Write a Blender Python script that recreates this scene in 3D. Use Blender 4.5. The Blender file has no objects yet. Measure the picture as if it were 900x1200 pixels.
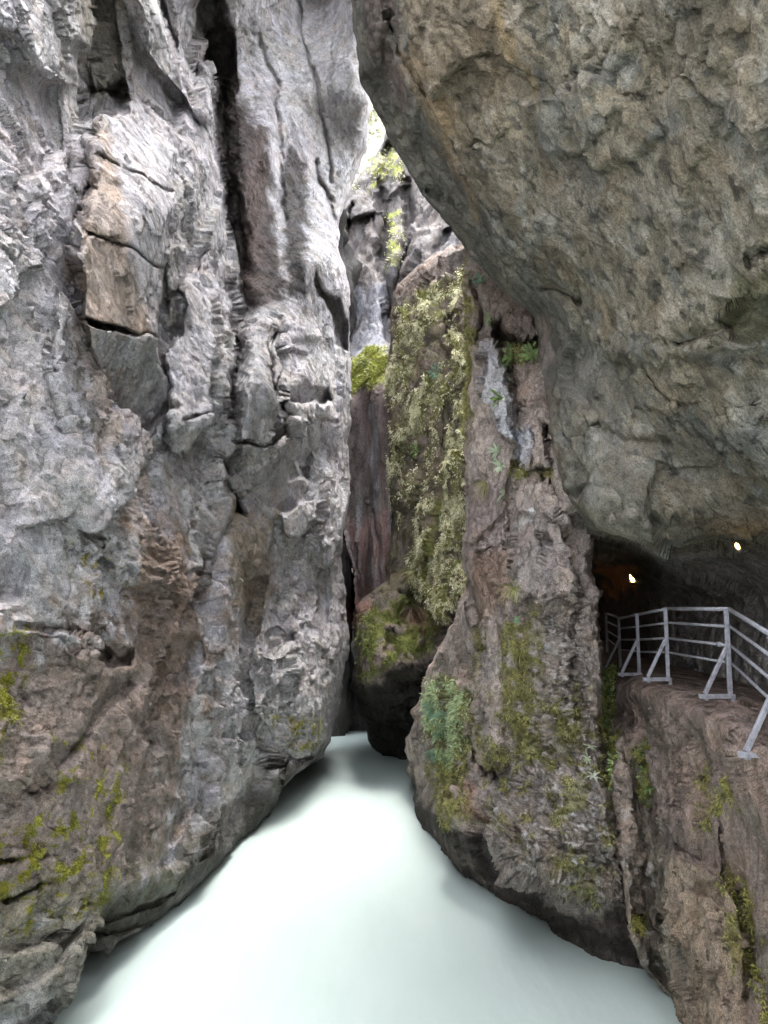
import bpy, math, random
import numpy as np
random.seed(7); rng = np.random.default_rng(7)
sc = bpy.context.scene
COL = sc.collection
# ------------------------------------------------------------------ camera frame
F = 920.0; CZ = 5.5; TH = math.atan(110/F)
CT, ST = math.cos(TH), math.sin(TH)
def ray(px, py):
    u = (np.asarray(px, float)-450)/F; v = (600-np.asarray(py, float))/F
    dy = CT - v*ST; dz = v*CT + ST
    return u/dy, dz/dy                      # dx/dY, dz/dY
def world(px, py, Y):
    a, b = ray(px, py)
    return np.stack([a*Y, Y+0*a, CZ+b*Y], -1)
def wpt(px, py, Y): return tuple(float(t) for t in world(px, py, Y))
def specY(c):
    px, py, k, v = c
    a, b = ray(px, py)
    if k == 'y': return v
    if k == 'x': return v/a
    if k == 'z': return (v-CZ)/b
# ------------------------------------------------------------------ noise
def _h(ix, iy, iz, s):
    h = (ix.astype(np.int64)*73856093) ^ (iy.astype(np.int64)*19349663) ^ (iz.astype(np.int64)*83492791) ^ np.int64(s*2654435761 % 2147483647)
    h = (h ^ (h >> 13))*1274126177 & 0x7fffffff
    h = (h ^ (h >> 15))*668265263 & 0x7fffffff
    return (h ^ (h >> 12)) & 0xffffff
def rnd(ix, iy, iz, s): return _h(ix, iy, iz, s)/16777215.0
def vnoise(p, s=0):
    i = np.floor(p).astype(np.int64); f = p-i; w = f*f*f*(f*(f*6-15)+10)
    r = 0
    for dx in (0, 1):
        for dy in (0, 1):
            for dz in (0, 1):
                g = _h(i[..., 0]+dx, i[..., 1]+dy, i[..., 2]+dz, s)
                gx = ((g & 255)/127.5-1); gy = (((g >> 8) & 255)/127.5-1); gz = (((g >> 16) & 255)/127.5-1)
                d = gx*(f[..., 0]-dx)+gy*(f[..., 1]-dy)+gz*(f[..., 2]-dz)
                r = r + d*(w[..., 0] if dx else 1-w[..., 0])*(w[..., 1] if dy else 1-w[..., 1])*(w[..., 2] if dz else 1-w[..., 2])
    return r*1.3
def fbm(p, o=4, s=0, g=.5):
    r = 0; a = 1; q = p
    for k in range(o):
        r = r + a*vnoise(q, s+k*11); a *= g; q = q*2.03+17.1
    return r
def facet(p, s=0, tilt=1.0):
    """fractured rock: every Voronoi cell is its own tilted plane"""
    i = np.floor(p).astype(np.int64)
    best = np.full(p.shape[:-1], 9e9); sec = best.copy(); val = np.zeros(p.shape[:-1])
    for dx in (-1, 0, 1):
        for dy in (-1, 0, 1):
            for dz in (-1, 0, 1):
                cx, cy, cz = i[..., 0]+dx, i[..., 1]+dy, i[..., 2]+dz
                h1 = _h(cx, cy, cz, s); h2 = _h(cx, cy, cz, s+5)
                ox = cx+(h1 & 255)/255.; oy = cy+((h1 >> 8) & 255)/255.; oz = cz+((h1 >> 16) & 255)/255.
                ex, ey, ez = p[..., 0]-ox, p[..., 1]-oy, p[..., 2]-oz
                d = ex*ex+ey*ey+ez*ez
                v = ((h2 & 255)/255.-.5) + tilt*(ex*(((h2 >> 8) & 255)/127.5-1)+ey*(((h2 >> 16) & 255)/127.5-1)+ez*((h1 & 127)/63.5-1))
                m = d < best
                sec = np.where(m, best, np.minimum(sec, d))
                val = np.where(m, v, val); best = np.where(m, d, best)
    return val, np.sqrt(sec)-np.sqrt(best)
def sstep(a, b, x):
    t = np.clip((x-a)/(b-a), 0, 1); return t*t*(3-2*t)
# ------------------------------------------------------------------ 2-D shape helpers on the wall chart
def sdpoly(x, y, P):
    P = np.array(P, float); n = len(P)
    d = np.full(x.shape, 1e9); ins = np.zeros(x.shape, bool)
    for k in range(n):
        ax, ay = P[k]; bx, by = P[(k+1) % n]
        ex, ey = bx-ax, by-ay
        t = np.clip(((x-ax)*ex+(y-ay)*ey)/(ex*ex+ey*ey+1e-9), 0, 1)
        d = np.minimum(d, np.hypot(x-ax-t*ex, y-ay-t*ey))
        c = (ay > y) != (by > y)
        if by != ay: ins ^= c & (x < ex*(y-ay)/(by-ay)+ax)
    return np.where(ins, d, -d)             # positive inside
def dline(x, y, P):
    d = np.full(x.shape, 1e9)
    for k in range(len(P)-1):
        ax, ay = P[k]; bx, by = P[k+1]; ex, ey = bx-ax, by-ay
        t = np.clip(((x-ax)*ex+(y-ay)*ey)/(ex*ex+ey*ey+1e-9), 0, 1)
        d = np.minimum(d, np.hypot(x-ax-t*ex, y-ay-t*ey))
    return d
def rbf(ctrl, px, py, c=30.0):
    pts = np.array([(a[0], a[1]) for a in ctrl], float); val = np.log(np.array([specY(a) for a in ctrl]))
    n = len(pts)
    ph = lambda dx, dy: np.sqrt(dx*dx+dy*dy+c*c)/300.
    A = np.zeros((n+1, n+1)); A[:n, :n] = ph(pts[:, None, 0]-pts[None, :, 0], pts[:, None, 1]-pts[None, :, 1])
    A[:n, n] = 1; A[n, :n] = 1
    A[:n, :n] -= np.eye(n)*0.01
    w = np.linalg.solve(A, np.append(val, 0))
    r = np.full(px.shape, w[n])
    for k in range(n): r += w[k]*ph(px-pts[k, 0], py-pts[k, 1])
    return np.exp(r)
# ------------------------------------------------------------------ mesh helpers
def mesh_from(name, V, Fq, mat, parent=None, smooth=True, cols=None, tris=False, extra=None):
    me = bpy.data.meshes.new(name)
    n = len(V); k = Fq.shape[1]; m = len(Fq)
    me.vertices.add(n); me.vertices.foreach_set('co', np.asarray(V, np.float32).ravel())
    me.loops.add(m*k); me.loops.foreach_set('vertex_index', Fq.astype(np.int32).ravel())
    me.polygons.add(m); me.polygons.foreach_set('loop_start', np.arange(0, m*k, k, dtype=np.int32))
    me.polygons.foreach_set('loop_total', np.full(m, k, np.int32))
    me.polygons.foreach_set('use_smooth', np.full(m, smooth))
    me.update(calc_edges=True)
    if cols is not None:
        a = me.color_attributes.new('Col', 'FLOAT_COLOR', 'POINT')
        a.data.foreach_set('color', np.concatenate([cols, np.ones((n, 1))], 1).astype(np.float32).ravel())
    if extra:
        for kx, vx in extra.items():
            a = me.attributes.new(kx, 'FLOAT', 'POINT'); a.data.foreach_set('value', vx.astype(np.float32).ravel())
    me.materials.append(mat)
    o = bpy.data.objects.new(name, me); COL.objects.link(o)
    if parent is not None: o.parent = parent
    return o
def tag(o, label=None, cat=None, group=None, kind=None):
    if label: o['label'] = label
    if cat: o['category'] = cat
    if group: o['group'] = group
    if kind: o['kind'] = kind
    return o
def empty(name, loc, rz=0):
    o = bpy.data.objects.new(name, None); COL.objects.link(o); o.location = loc; o.rotation_euler = (0, 0, rz)
    o.empty_display_size = .2
    return o
# ------------------------------------------------------------------ materials
def newmat(name):
    m = bpy.data.materials.new(name); m.use_nodes = True
    nt = m.node_tree; b = nt.nodes['Principled BSDF']
    return m, nt, b
def N(nt, t, **kw):
    n = nt.nodes.new(t)
    for k, v in kw.items():
        if k in n.inputs: n.inputs[k].default_value = v
        else: setattr(n, k, v)
    return n
def ramp(nt, fac, stops):
    r = nt.nodes.new('ShaderNodeValToRGB'); e = r.color_ramp.elements
    while len(e) < len(stops): e.new(.5)
    for k, (p, c) in enumerate(stops):
        e[k].position = p; e[k].color = (c, c, c, 1) if isinstance(c, (int, float)) else (*c, 1)
    nt.links.new(fac, r.inputs[0]); return r.outputs[0]
def rock_mat(name, axis_rot=(0, 0, 0), stretch=(1, 1, .4), scale=1.0, rough=.55, bump=.85, spec=.5, contrast=1.0, facet_k=.8):
    m, nt, b = newmat(name); L = nt.links.new
    tc = N(nt, 'ShaderNodeTexCoord')
    vr_ = N(nt, 'ShaderNodeVectorRotate', rotation_type='EULER_XYZ'); vr_.inputs['Rotation'].default_value = axis_rot; L(tc.outputs['Object'], vr_.inputs['Vector'])
    mp = N(nt, 'ShaderNodeMapping')
    mp.inputs['Scale'].default_value = tuple(scale*s for s in stretch); L(vr_.outputs[0], mp.inputs[0])
    v = mp.outputs[0]
    att = N(nt, 'ShaderNodeVertexColor'); att.layer_name = 'Col'
    n1 = N(nt, 'ShaderNodeTexNoise', Scale=1.3, Detail=5, Roughness=.68, Distortion=.5); L(v, n1.inputs[0])
    n2 = N(nt, 'ShaderNodeTexNoise', Scale=7, Detail=5, Roughness=.72, Distortion=.3); L(v, n2.inputs[0])
    n3 = N(nt, 'ShaderNodeTexNoise', Scale=38, Detail=2, Roughness=.6); L(v, n3.inputs[0])
    f1 = ramp(nt, n1.outputs[0], [(.30, 1-.42*contrast), (.5, 1.0), (.72, 1+.28*contrast)])
    f2 = ramp(nt, n2.outputs[0], [(.30, 1-.5*contrast), (.48, 1.0), (.7, 1+.3*contrast)])
    f3 = ramp(nt, n3.outputs[0], [(.32, 1-.45*contrast), (.5, 1.0), (.7, 1+.35*contrast)])
    def mul(a, c):
        x = N(nt, 'ShaderNodeMixRGB', blend_type='MULTIPLY'); x.inputs[0].default_value = 1; L(a, x.inputs[1]); L(c, x.inputs[2]); return x.outputs[0]
    c = mul(mul(mul(att.outputs[0], f1), f2), f3)
    # warm / cool mineral drift
    n4 = N(nt, 'ShaderNodeSeparateColor'); L(n1.outputs['Color'], n4.inputs[0])
    tint = ramp(nt, n4.outputs[1], [(.36, (.96, .985, 1.03)), (.5, (1, 1, 1)), (.66, (1.06, .99, .93))])
    c = mul(c, tint)
    # mineral specks
    vo = N(nt, 'ShaderNodeTexVoronoi', Scale=26); L(v, vo.inputs[0])
    sp = ramp(nt, vo.outputs['Distance'], [(.10, 1.0), (.2, 0.0)])
    gate = ramp(nt, n4.outputs[2], [(.52, 0.0), (.62, .55)])
    g = N(nt, 'ShaderNodeMath', operation='MULTIPLY'); L(sp, g.inputs[0]); L(gate, g.inputs[1])
    mx = N(nt, 'ShaderNodeMixRGB'); L(g.outputs[0], mx.inputs[0]); L(c, mx.inputs[1]); brt = N(nt, 'ShaderNodeMixRGB', blend_type='MULTIPLY'); brt.inputs[0].default_value = 1; L(c, brt.inputs[1]); brt.inputs[2].default_value = (2.3, 2.3, 2.3, 1); L(brt.outputs[0], mx.inputs[2])
    L(mx.outputs[0], b.inputs['Base Color'])
    rr = ramp(nt, n2.outputs[0], [(.35, rough-.16), (.65, rough+.2)]); L(rr, b.inputs['Roughness'])
    b.inputs['Specular IOR Level'].default_value = spec
    # relief below the mesh's own
    def bmp(h, st, dist, prev=None):
        x = N(nt, 'ShaderNodeBump', Strength=st, Distance=dist); L(h, x.inputs['Height'])
        if prev is not None: L(prev, x.inputs['Normal'])
        return x.outputs[0]
    dm = N(nt, 'ShaderNodeMixRGB', blend_type='ADD'); dm.inputs[0].default_value = .22; L(v, dm.inputs[1]); L(n1.outputs['Color'], dm.inputs[2])
    def facets(sc_):
        vv = N(nt, 'ShaderNodeTexVoronoi', Scale=sc_); L(dm.outputs[0], vv.inputs[0])
        sb = N(nt, 'ShaderNodeVectorMath', operation='SUBTRACT'); L(dm.outputs[0], sb.inputs[0]); L(vv.outputs['Position'], sb.inputs[1])
        cb = N(nt, 'ShaderNodeVectorMath', operation='SUBTRACT'); L(vv.outputs['Color'], cb.inputs[0]); cb.inputs[1].default_value = (.5, .5, .5)
        dt = N(nt, 'ShaderNodeVectorMath', operation='DOT_PRODUCT'); L(sb.outputs[0], dt.inputs[0]); L(cb.outputs[0], dt.inputs[1])
        return dt.outputs['Value']
    def mad(a, k, c):
        x = N(nt, 'ShaderNodeMath', operation='MULTIPLY_ADD'); L(a, x.inputs[0]); x.inputs[1].default_value = k
        if c is None: x.inputs[2].default_value = 0
        else: L(c, x.inputs[2])
        return x.outputs[0]
    h = mad(facets(3.1), .8*facet_k*bump, None); h = mad(facets(10.), .7*facet_k*bump, h)
    h = mad(n2.outputs[0], .045*bump, h); h = mad(n3.outputs[0], .016*bump, h)
    nb = bmp(h, 1.0, 1.0)
    L(nb, b.inputs['Normal'])
    return m
# ------------------------------------------------------------------ relief body
def fine(a, b, step): return np.linspace(a, b, max(2, int(abs(b-a)/step)+1))
def relief(name, rows, xL, xR, ctrl, mat, feats=None, step=1.8, outL=None, outR=None, wrapL=0, wrapR=0,
           roundL=(0, 0), roundR=(0, 0), disp=None, color=None, inward=40, crough=30.0, label=None, cat=None, edge_noise=3.0):
    """xL/xR: list of (py, px) giving the outline; outL/outR: far x to extend to beyond the fine part; wrap: metres the sides run back"""
    rows = np.asarray(rows, float); R = len(rows)
    xl = np.interp(rows, [a for a, _ in xL], [b for _, b in xL]); xr = np.interp(rows, [a for a, _ in xR], [b for _, b in xR])
    q = np.stack([rows*.035, rows*0+3.3, rows*0], -1)
    if wrapL: xl = xl+edge_noise*(fbm(q, 3, 5))
    if wrapR: xr = xr+edge_noise*(fbm(q, 3, 6))
    w = np.max(xr-xl); nc = max(4, int(w/step))
    S = np.linspace(0, 1, nc)
    PX = xl[:, None]+(xr-xl)[:, None]*S[None]
    wl = np.zeros_like(PX); 
    eL = np.clip((PX-xl[:, None])/max(roundL[0], 1e-3), 0, 1); eR = np.clip((xr[:, None]-PX)/max(roundR[0], 1e-3), 0, 1)
    add = roundL[1]*(1-np.sqrt(np.clip(1-(1-eL)**2, 0, 1)))*(roundL[0] > 0)+roundR[1]*(1-np.sqrt(np.clip(1-(1-eR)**2, 0, 1)))*(roundR[0] > 0)
    def app(PXn, an, left):
        nonlocal PX, add
        if left: PX = np.concatenate([PXn, PX], 1); add = np.concatenate([an, add], 1)
        else: PX = np.concatenate([PX, PXn], 1); add = np.concatenate([add, an], 1)
    if outL is not None:
        k = 40; t = (np.linspace(1, 0, k, endpoint=False))[None]**1.6
        app(xl[:, None]+(outL-xl[:, None])*t, np.zeros((R, k)), True)
    if outR is not None:
        k = 40; t = (np.linspace(1, 0, k, endpoint=False)[::-1])[None]**1.6
        app(xr[:, None]+(outR-xr[:, None])*t, np.zeros((R, k)), False)
    if wrapL:
        k = 60; t = np.linspace(1, 0, k, endpoint=False)[None]**1.5
        app(xl[:, None]+np.minimum(inward, (xr-xl)*.6)[:, None]*t**2, roundL[1]+wrapL*t*np.ones((R, 1)), True)
    if wrapR:
        k = 60; t = np.linspace(1, 0, k, endpoint=False)[::-1][None]**1.5
        app(xr[:, None]-np.minimum(inward, (xr-xl)*.6)[:, None]*t**2, roundR[1]+wrapR*t*np.ones((R, 1)), False)
    PY = np.repeat(rows[:, None], PX.shape[1], 1)
    Y = rbf(ctrl, PX, PY, crough)
    if feats: Y = Y+feats(PX, PY, world(PX, PY, Y))
    Y = np.maximum(Y, 1.2)+add
    P = world(PX, PY, Y)
    def normals(P):
        du = np.gradient(P, axis=1); dv = np.gradient(P, axis=0)
        n = np.cross(du, dv); n /= np.linalg.norm(n, axis=-1, keepdims=True)+1e-9
        return n
    n = normals(P)
    # faces turn towards the river/camera
    tocam = np.array([0, 0, CZ])-P
    s = np.sign((n*tocam).sum(-1)); 
    if np.median(s) < 0: n = -n
    if disp is not None: 
        cu = np.linalg.norm(np.gradient(P, axis=1), axis=-1); cv = np.linalg.norm(np.gradient(P, axis=0), axis=-1)
        CELL[0] = np.maximum(cu, cv)
        sm = n.copy()
        for _ in range(9):
            sm[1:-1, 1:-1] = (sm[:-2, 1:-1]+sm[2:, 1:-1]+sm[1:-1, :-2]+sm[1:-1, 2:]+sm[1:-1, 1:-1])/5
        sm /= np.linalg.norm(sm, axis=-1, keepdims=True)+1e-9
        ef = np.ones_like(PX)
        if wrapR: ef *= 1-.6*np.exp(-(np.maximum(xr[:, None]-PX, 0)/14)**2)
        if wrapL: ef *= 1-.6*np.exp(-(np.maximum(PX-xl[:, None], 0)/14)**2)
        if wrapR: ef[:, -60:] *= .6
        if wrapL: ef[:, :60] *= .6
        P = P+sm*(disp(P, PX, PY)*ef)[..., None]
    H, W = PX.shape
    idx = np.arange(H*W).reshape(H, W)
    Fq = np.stack([idx[:-1, :-1], idx[1:, :-1], idx[1:, 1:], idx[:-1, 1:]], -1).reshape(-1, 4)
    c = color(P, PX, PY) if color is not None else np.full(P.shape, .3)
    o = mesh_from(name, P.reshape(-1, 3), Fq, mat, cols=np.clip(c, 0.005, 1).reshape(-1, 3))
    tag(o, label, cat, kind='structure')
    return dict(o=o, P=P, n=normals(P)*(-1 if np.median(s) < 0 else 1), PX=PX, PY=PY)
def lerpc(c, col, w): return c*(1-w[..., None])+np.array(col)[None, None]*w[..., None]
def warp(PX, PY, P, amp=6, sc_=1.2, s=40):
    return PX+amp*fbm(P*sc_, 4, s), PY+amp*fbm(P*sc_, 4, s+3)
def block(X, Y_, poly, d, e=4, gx=0, gy=0):
    """raise (d<0) or sink a polygon of wall by d metres, tilted by gx, gy metres per chart unit"""
    cx = sum(p[0] for p in poly)/len(poly); cy = sum(p[1] for p in poly)/len(poly)
    return sstep(-e, e, sdpoly(X, Y_, poly))*(d+gx*(X-cx)+gy*(Y_-cy))
def crack(X, Y_, line, w, d): return d*np.exp(-(dline(X, Y_, line)/w)**2)
def rotm(ax, ang):
    c, s = math.cos(ang), math.sin(ang)
    return np.array({'x': [[1, 0, 0], [0, c, -s], [0, s, c]], 'y': [[c, 0, s], [0, 1, 0], [-s, 0, c]], 'z': [[c, -s, 0], [s, c, 0], [0, 0, 1]]}[ax])
CELL = [None]
def lim(size):
    """fade detail that the mesh is too coarse to carry"""
    return 1.0 if CELL[0] is None else np.clip(size/CELL[0], 0, 1)**1.9
def rocky(P, big=.5, mid=.18, small=.05, tiny=.018, M=None, st=(1, 1, .45), s=0, size=1.0):
    q = P @ M.T if M is not None else P
    q = q*np.array(st)/size
    qw = q+.25*np.stack([fbm(q*1.3, 3, s+1), fbm(q*1.3, 3, s+2), fbm(q*1.3, 3, s+3)], -1)
    f1, e1 = facet(qw*.55, s, 1.0); f2, e2 = facet(qw*1.7, s+9, 1.0); f3, e3 = facet(qw*5.2+.1*fbm(q*6, 2, s+8)[..., None], s+13, 1.1)
    k = .5+1.0*sstep(-.25, .35, fbm(P*.5, 2, s+77))
    r = big*f1+mid*f2*k*lim(.3*size)+small*f3*k*lim(.1*size)-mid*.5*np.exp(-(e2/.05)**2)*sstep(-.1, .3, fbm(P*.9, 2, s+55))*lim(.1*size)
    r += tiny*2*fbm(q*9, 3, s+21)*k*lim(.06*size)+big*.35*fbm(q*.9, 3, s+31)
    return r
# ------------------------------------------------------------------ rock materials
M_left = rock_mat('pale_limestone', (.33, 0, 0), (1.2, .7, 1.2), 1.5, .72, 1.0, .05, contrast=.85)
M_right = rock_mat('brown_limestone', (0, 0, 0), (1, 1, .8), 1.5, .75, 1.0, .1, contrast=1.05)
M_over = rock_mat('olive_limestone', (0, .9, 0), (1, .8, .5), 1.5, .8, .6, .06, contrast=.9)
M_far = rock_mat('smooth_grey_rock', (0, 0, 0), (1, 1, .35), .9, .65, .8, .12)
M_walk = rock_mat('reddish_rock', (0, 0, 0), (1, 1, .6), 2.0, .8, .8, .1)
GREY = (.385, .37, .372); LIL = (.395, .368, .39); BRN = (.215, .168, .140); TAN = (.29, .24, .205); DRK = (.035, .029, .026)
GRN = (.10, .115, .045); YEL = (.19, .18, .025)
# ------------------------------------------------------------------ 1 left cliff
lc = [(-350,-400,'x',-4.6),(-350,0,'x',-4.6),(-350,400,'x',-4.2),(-350,800,'x',-3.9),(-350,1300,'x',-3.8),
 (0,-400,'x',-5.6),(0,0,'x',-5.2),(0,150,'x',-5.1),(0,300,'x',-4.9),(0,450,'x',-4.7),(0,600,'x',-4.55),(0,750,'x',-4.35),(0,900,'x',-4.25),(0,1050,'x',-4.3),(0,1200,'x',-4.35),(0,1350,'x',-4.5),
 (90,0,'x',-5.2),(90,200,'x',-5.0),(100,420,'x',-4.6),(100,600,'x',-4.3),(110,750,'x',-4.1),(110,900,'x',-3.95),(95,1060,'x',-3.95),(60,1190,'x',-4.15),
 (150,100,'x',-5.3),(170,250,'x',-4.3),(180,420,'x',-4.5),(190,560,'x',-4.15),(200,750,'x',-3.8),(200,900,'x',-3.7),(190,1060,'x',-3.72),
 (200,-400,'x',-5.2),(200,0,'x',-5.0),(225,200,'x',-4.5),(235,400,'x',-4.1),(235,560,'x',-3.95),(235,700,'x',-3.65),(240,1000,'x',-3.45),
 (262,60,'x',-4.7),(265,150,'x',-4.5),(275,280,'x',-4.1),(285,380,'x',-3.6),(290,700,'x',-3.35),(290,850,'x',-3.1),(300,940,'x',-3.1),
 (320,-400,'x',-3.6),(320,0,'x',-3.4),(320,150,'x',-3.3),(330,300,'x',-3.0),(320,450,'x',-2.75),(330,600,'x',-2.75),(330,750,'x',-2.7),(340,900,'x',-2.5),
 (375,0,'x',-2.2),(375,150,'x',-2.1),(370,300,'x',-2.0),(375,450,'x',-1.9),(375,600,'x',-1.9),(375,750,'x',-1.85),(375,850,'x',-1.8),
 (405,-400,'y',22),(412,0,'y',22),(420,120,'y',23),(400,280,'y',25),(403,400,'y',25.5),(403,550,'y',26),(400,700,'y',25.5),(395,850,'y',25)]
lR = [(-420,425),(-40,425),(60,430),(110,433),(170,431),(215,412),(255,399),(290,397),(330,408),(400,411),(460,412),(520,408),(560,412),(610,404),(650,399),(700,404),(745,410),(790,404),(830,398),(868,388),(886,380),(902,352),(925,328),(948,316),(970,300),(1010,262),(1040,230),(1060,212),(1085,180),(1103,140),(1114,95),(1150,84),(1190,62),(1240,30),(1300,0),(1400,-60)]
lL = [(-420,-30),(1190,-30),(1300,-60),(1400,-110)]
def lfeat(X, Y, P):
    x, y = warp(X, Y, P*np.array([1,.6,1]), 7, 1.1, 41)
    r = np.zeros_like(X)
    B = lambda *a, **k: block(x, y, *a, **k)
    # deep gully between the two masses
    r += crack(x, y, [(238,-60),(258,60),(262,140),(272,240),(284,330),(282,420),(268,500),(262,560)], 10, 1.7)
    r += crack(x, y, [(262,540),(266,575),(272,600)], 11, 2.2)
    r += crack(x, y, [(268,590),(246,640),(238,690)], 7, 1.6)
    r += crack(x, y, [(300,690),(292,740),(286,790),(296,850)], 9, 1.2)
    # dark chute above the tan slab
    r += crack(x, y, [(110,-60),(125,40),(128,110)], 15, 1.3)
    r += B([(102,95),(148,100),(148,128),(120,140),(104,130)], 1.1, e=5)
    # tan & white hanging slab, square underside
    r += B([(122,142),(150,118),(205,180),(200,262),(188,340),(180,398),(140,385),(96,372),(94,275)], -1.35, e=3, gy=-.0042, gx=.002)
    r += B([(98,376),(182,400),(196,450),(212,478),(168,512),(128,470)], -.7, e=3, gy=.026)
    r += crack(x, y, [(98,268),(150,292),(190,314)], 2, .35)+crack(x, y, [(118,186),(160,206),(198,224)], 1.6, .2)
    # small blocks right of it
    r += B([(194,296),(214,282),(222,300),(218,345),(196,340)], -.9, e=3)
    r += B([(196,344),(222,350),(228,388),(200,384)], -.45, e=3, gy=.02)
    r += B([(222,330),(238,296),(252,330),(250,440),(240,480),(206,500),(196,420),(212,392)], -1.0, e=3, gy=-.002)
    r += B([(204,500),(242,484),(238,520),(226,538),(206,534)], -.55, e=3, gy=.03)
    # diagonal ribs top centre
    r += B([(138,-40),(178,-20),(205,60),(244,122),(240,150),(206,104),(170,62)], -1.0, e=5)
    r += B([(214,10),(244,-10),(246,60),(230,92),(214,66)], 1.3, e=7)
    r += crack(x, y, [(188,-20),(200,40),(206,66)], 2.5, .7)
    # left bulges
    r += B([(-40,-40),(100,-60),(104,60),(96,104),(70,112),(40,84),(14,30),(-40,20)], -.75, e=9)
    r += crack(x, y, [(100,60),(106,110),(100,200),(94,262)], 7, .9)
    r += crack(x, y, [(68,110),(72,180),(84,260)], 6, .35)
    # edge of the near wall against the slab's shade
    r += B([(70,330),(98,380),(128,468),(160,520),(176,590),(196,640),(214,700),(150,690),(80,560),(60,420)], -.55, e=5)
    # facets lower left
    r += B([(-40,610),(10,620),(34,668),(26,700),(-40,700)], .25, e=5, gy=.009)
    r += B([(-40,690),(22,704),(50,742),(14,758),(-40,740)], -.35, e=5)
    r += B([(34,734),(70,738),(110,742),(152,764),(150,782),(110,776),(70,750)], .2, e=4, gy=.02)
    r += B([(76,742),(110,744),(124,766),(100,782),(76,770)], -.35, e=5)
    r += crack(x, y, [(34,735),(70,737),(108,746),(128,768)], 3.5, .5)
    r += B([(70,866),(60,900),(20,930),(-40,925),(-40,850),(20,835)], -.4, e=7)
    r += crack(x, y, [(150,800),(110,846),(70,890),(40,930)], 9, .4)
    r += B([(190,770),(230,744),(238,770),(226,806),(200,800)], .45, e=6)
    r += crack(x, y, [(-40,1062),(20,1052),(60,1030),(104,1022)], 3.5, .5)
    r += crack(x, y, [(-40,1020),(30,1005),(60,1000)], 3, .35)
    r += B([(110,1046),(200,1030),(250,1000),(240,1046),(190,1082),(100,1112),(92,1100)], .3, e=4, gy=.012)
    r += crack(x, y, [(120,1078),(170,1064),(205,1046)], 2.2, .3)
    r += B([(-40,1120),(60,1110),(96,1116),(84,1150),(20,1180),(-40,1190)], -.35, e=5)
    # right mass: long slabs, notch, hanging block
    r += B([(282,404),(330,398),(326,470),(328,500),(310,522),(278,520),(280,440)], -1.5, e=2.5, gy=-.003)
    r += B([(280,522),(312,524),(334,520),(366,572),(352,590),(336,604),(312,596),(292,560)], -.6, e=3, gy=.034)
    r += B([(334,448),(348,446),(366,454),(386,456),(390,470),(334,470)], .5, e=2, gy=.045)
    r += B([(332,472),(392,472),(394,490),(336,484)], -.7, e=2.5)
    r += B([(360,486),(396,494),(394,540),(372,540)], -.2, e=4, gy=.018)
    r += B([(334,486),(358,488),(366,560),(340,566),(326,520)], .3, e=3, gy=.02)
    r += B([(338,490),(350,488),(350,502),(338,504)], -.6, e=3)
    r += B([(330,604),(374,580),(378,608),(356,640),(332,630)], -1.0, e=3)
    r += B([(330,632),(356,642),(376,626),(380,636),(356,652),(336,644)], -.4, e=2.5, gy=.05)
    r += crack(x, y, [(316,384),(324,386),(318,420),(318,450),(330,480)], 2.5, .6)
    r += B([(318,388),(338,386),(340,396),(324,402)], .7, e=3)
    r += B([(371,320),(376,334),(388,350),(398,352),(409,388),(408,412),(398,408),(388,370),(374,344)], 1.6, e=2.2)
    r += crack(x, y, [(346,0),(356,60),(370,100),(384,170),(388,210)], 2.5, .3)
    r += crack(x, y, [(366,190),(384,230),(394,280)], 2.5, .35)
    r += crack(x, y, [(324,100),(328,160),(332,260)], 3, .2)
    r += crack(x, y, [(300,40),(318,90),(326,140)], 3, .2)
    r += B([(292,668),(300,664),(316,676),(310,690),(296,684)], .6, e=4)
    r += B([(376,662),(388,660),(386,720),(378,742),(370,720)], .5, e=3)
    r += B([(322,742),(342,742),(344,752),(330,760)], .6, e=3)
    r += B([(322,762),(352,758),(350,800),(326,806)], -.5, e=3)
    r += B([(320,850),(384,868),(372,892),(344,896),(322,888)], .5, e=4, gy=.02)
    r += crack(x, y, [(306,850),(318,870),(322,900)], 4, .6)
    r += crack(x, y, [(326,895),(328,930),(326,950)], 3, .7)
    r += crack(x, y, [(216,900),(226,940),(206,980)], 7, .4)
    return r
ML = rotm('x', math.radians(28))
MD = rotm('x', math.radians(18))
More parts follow.
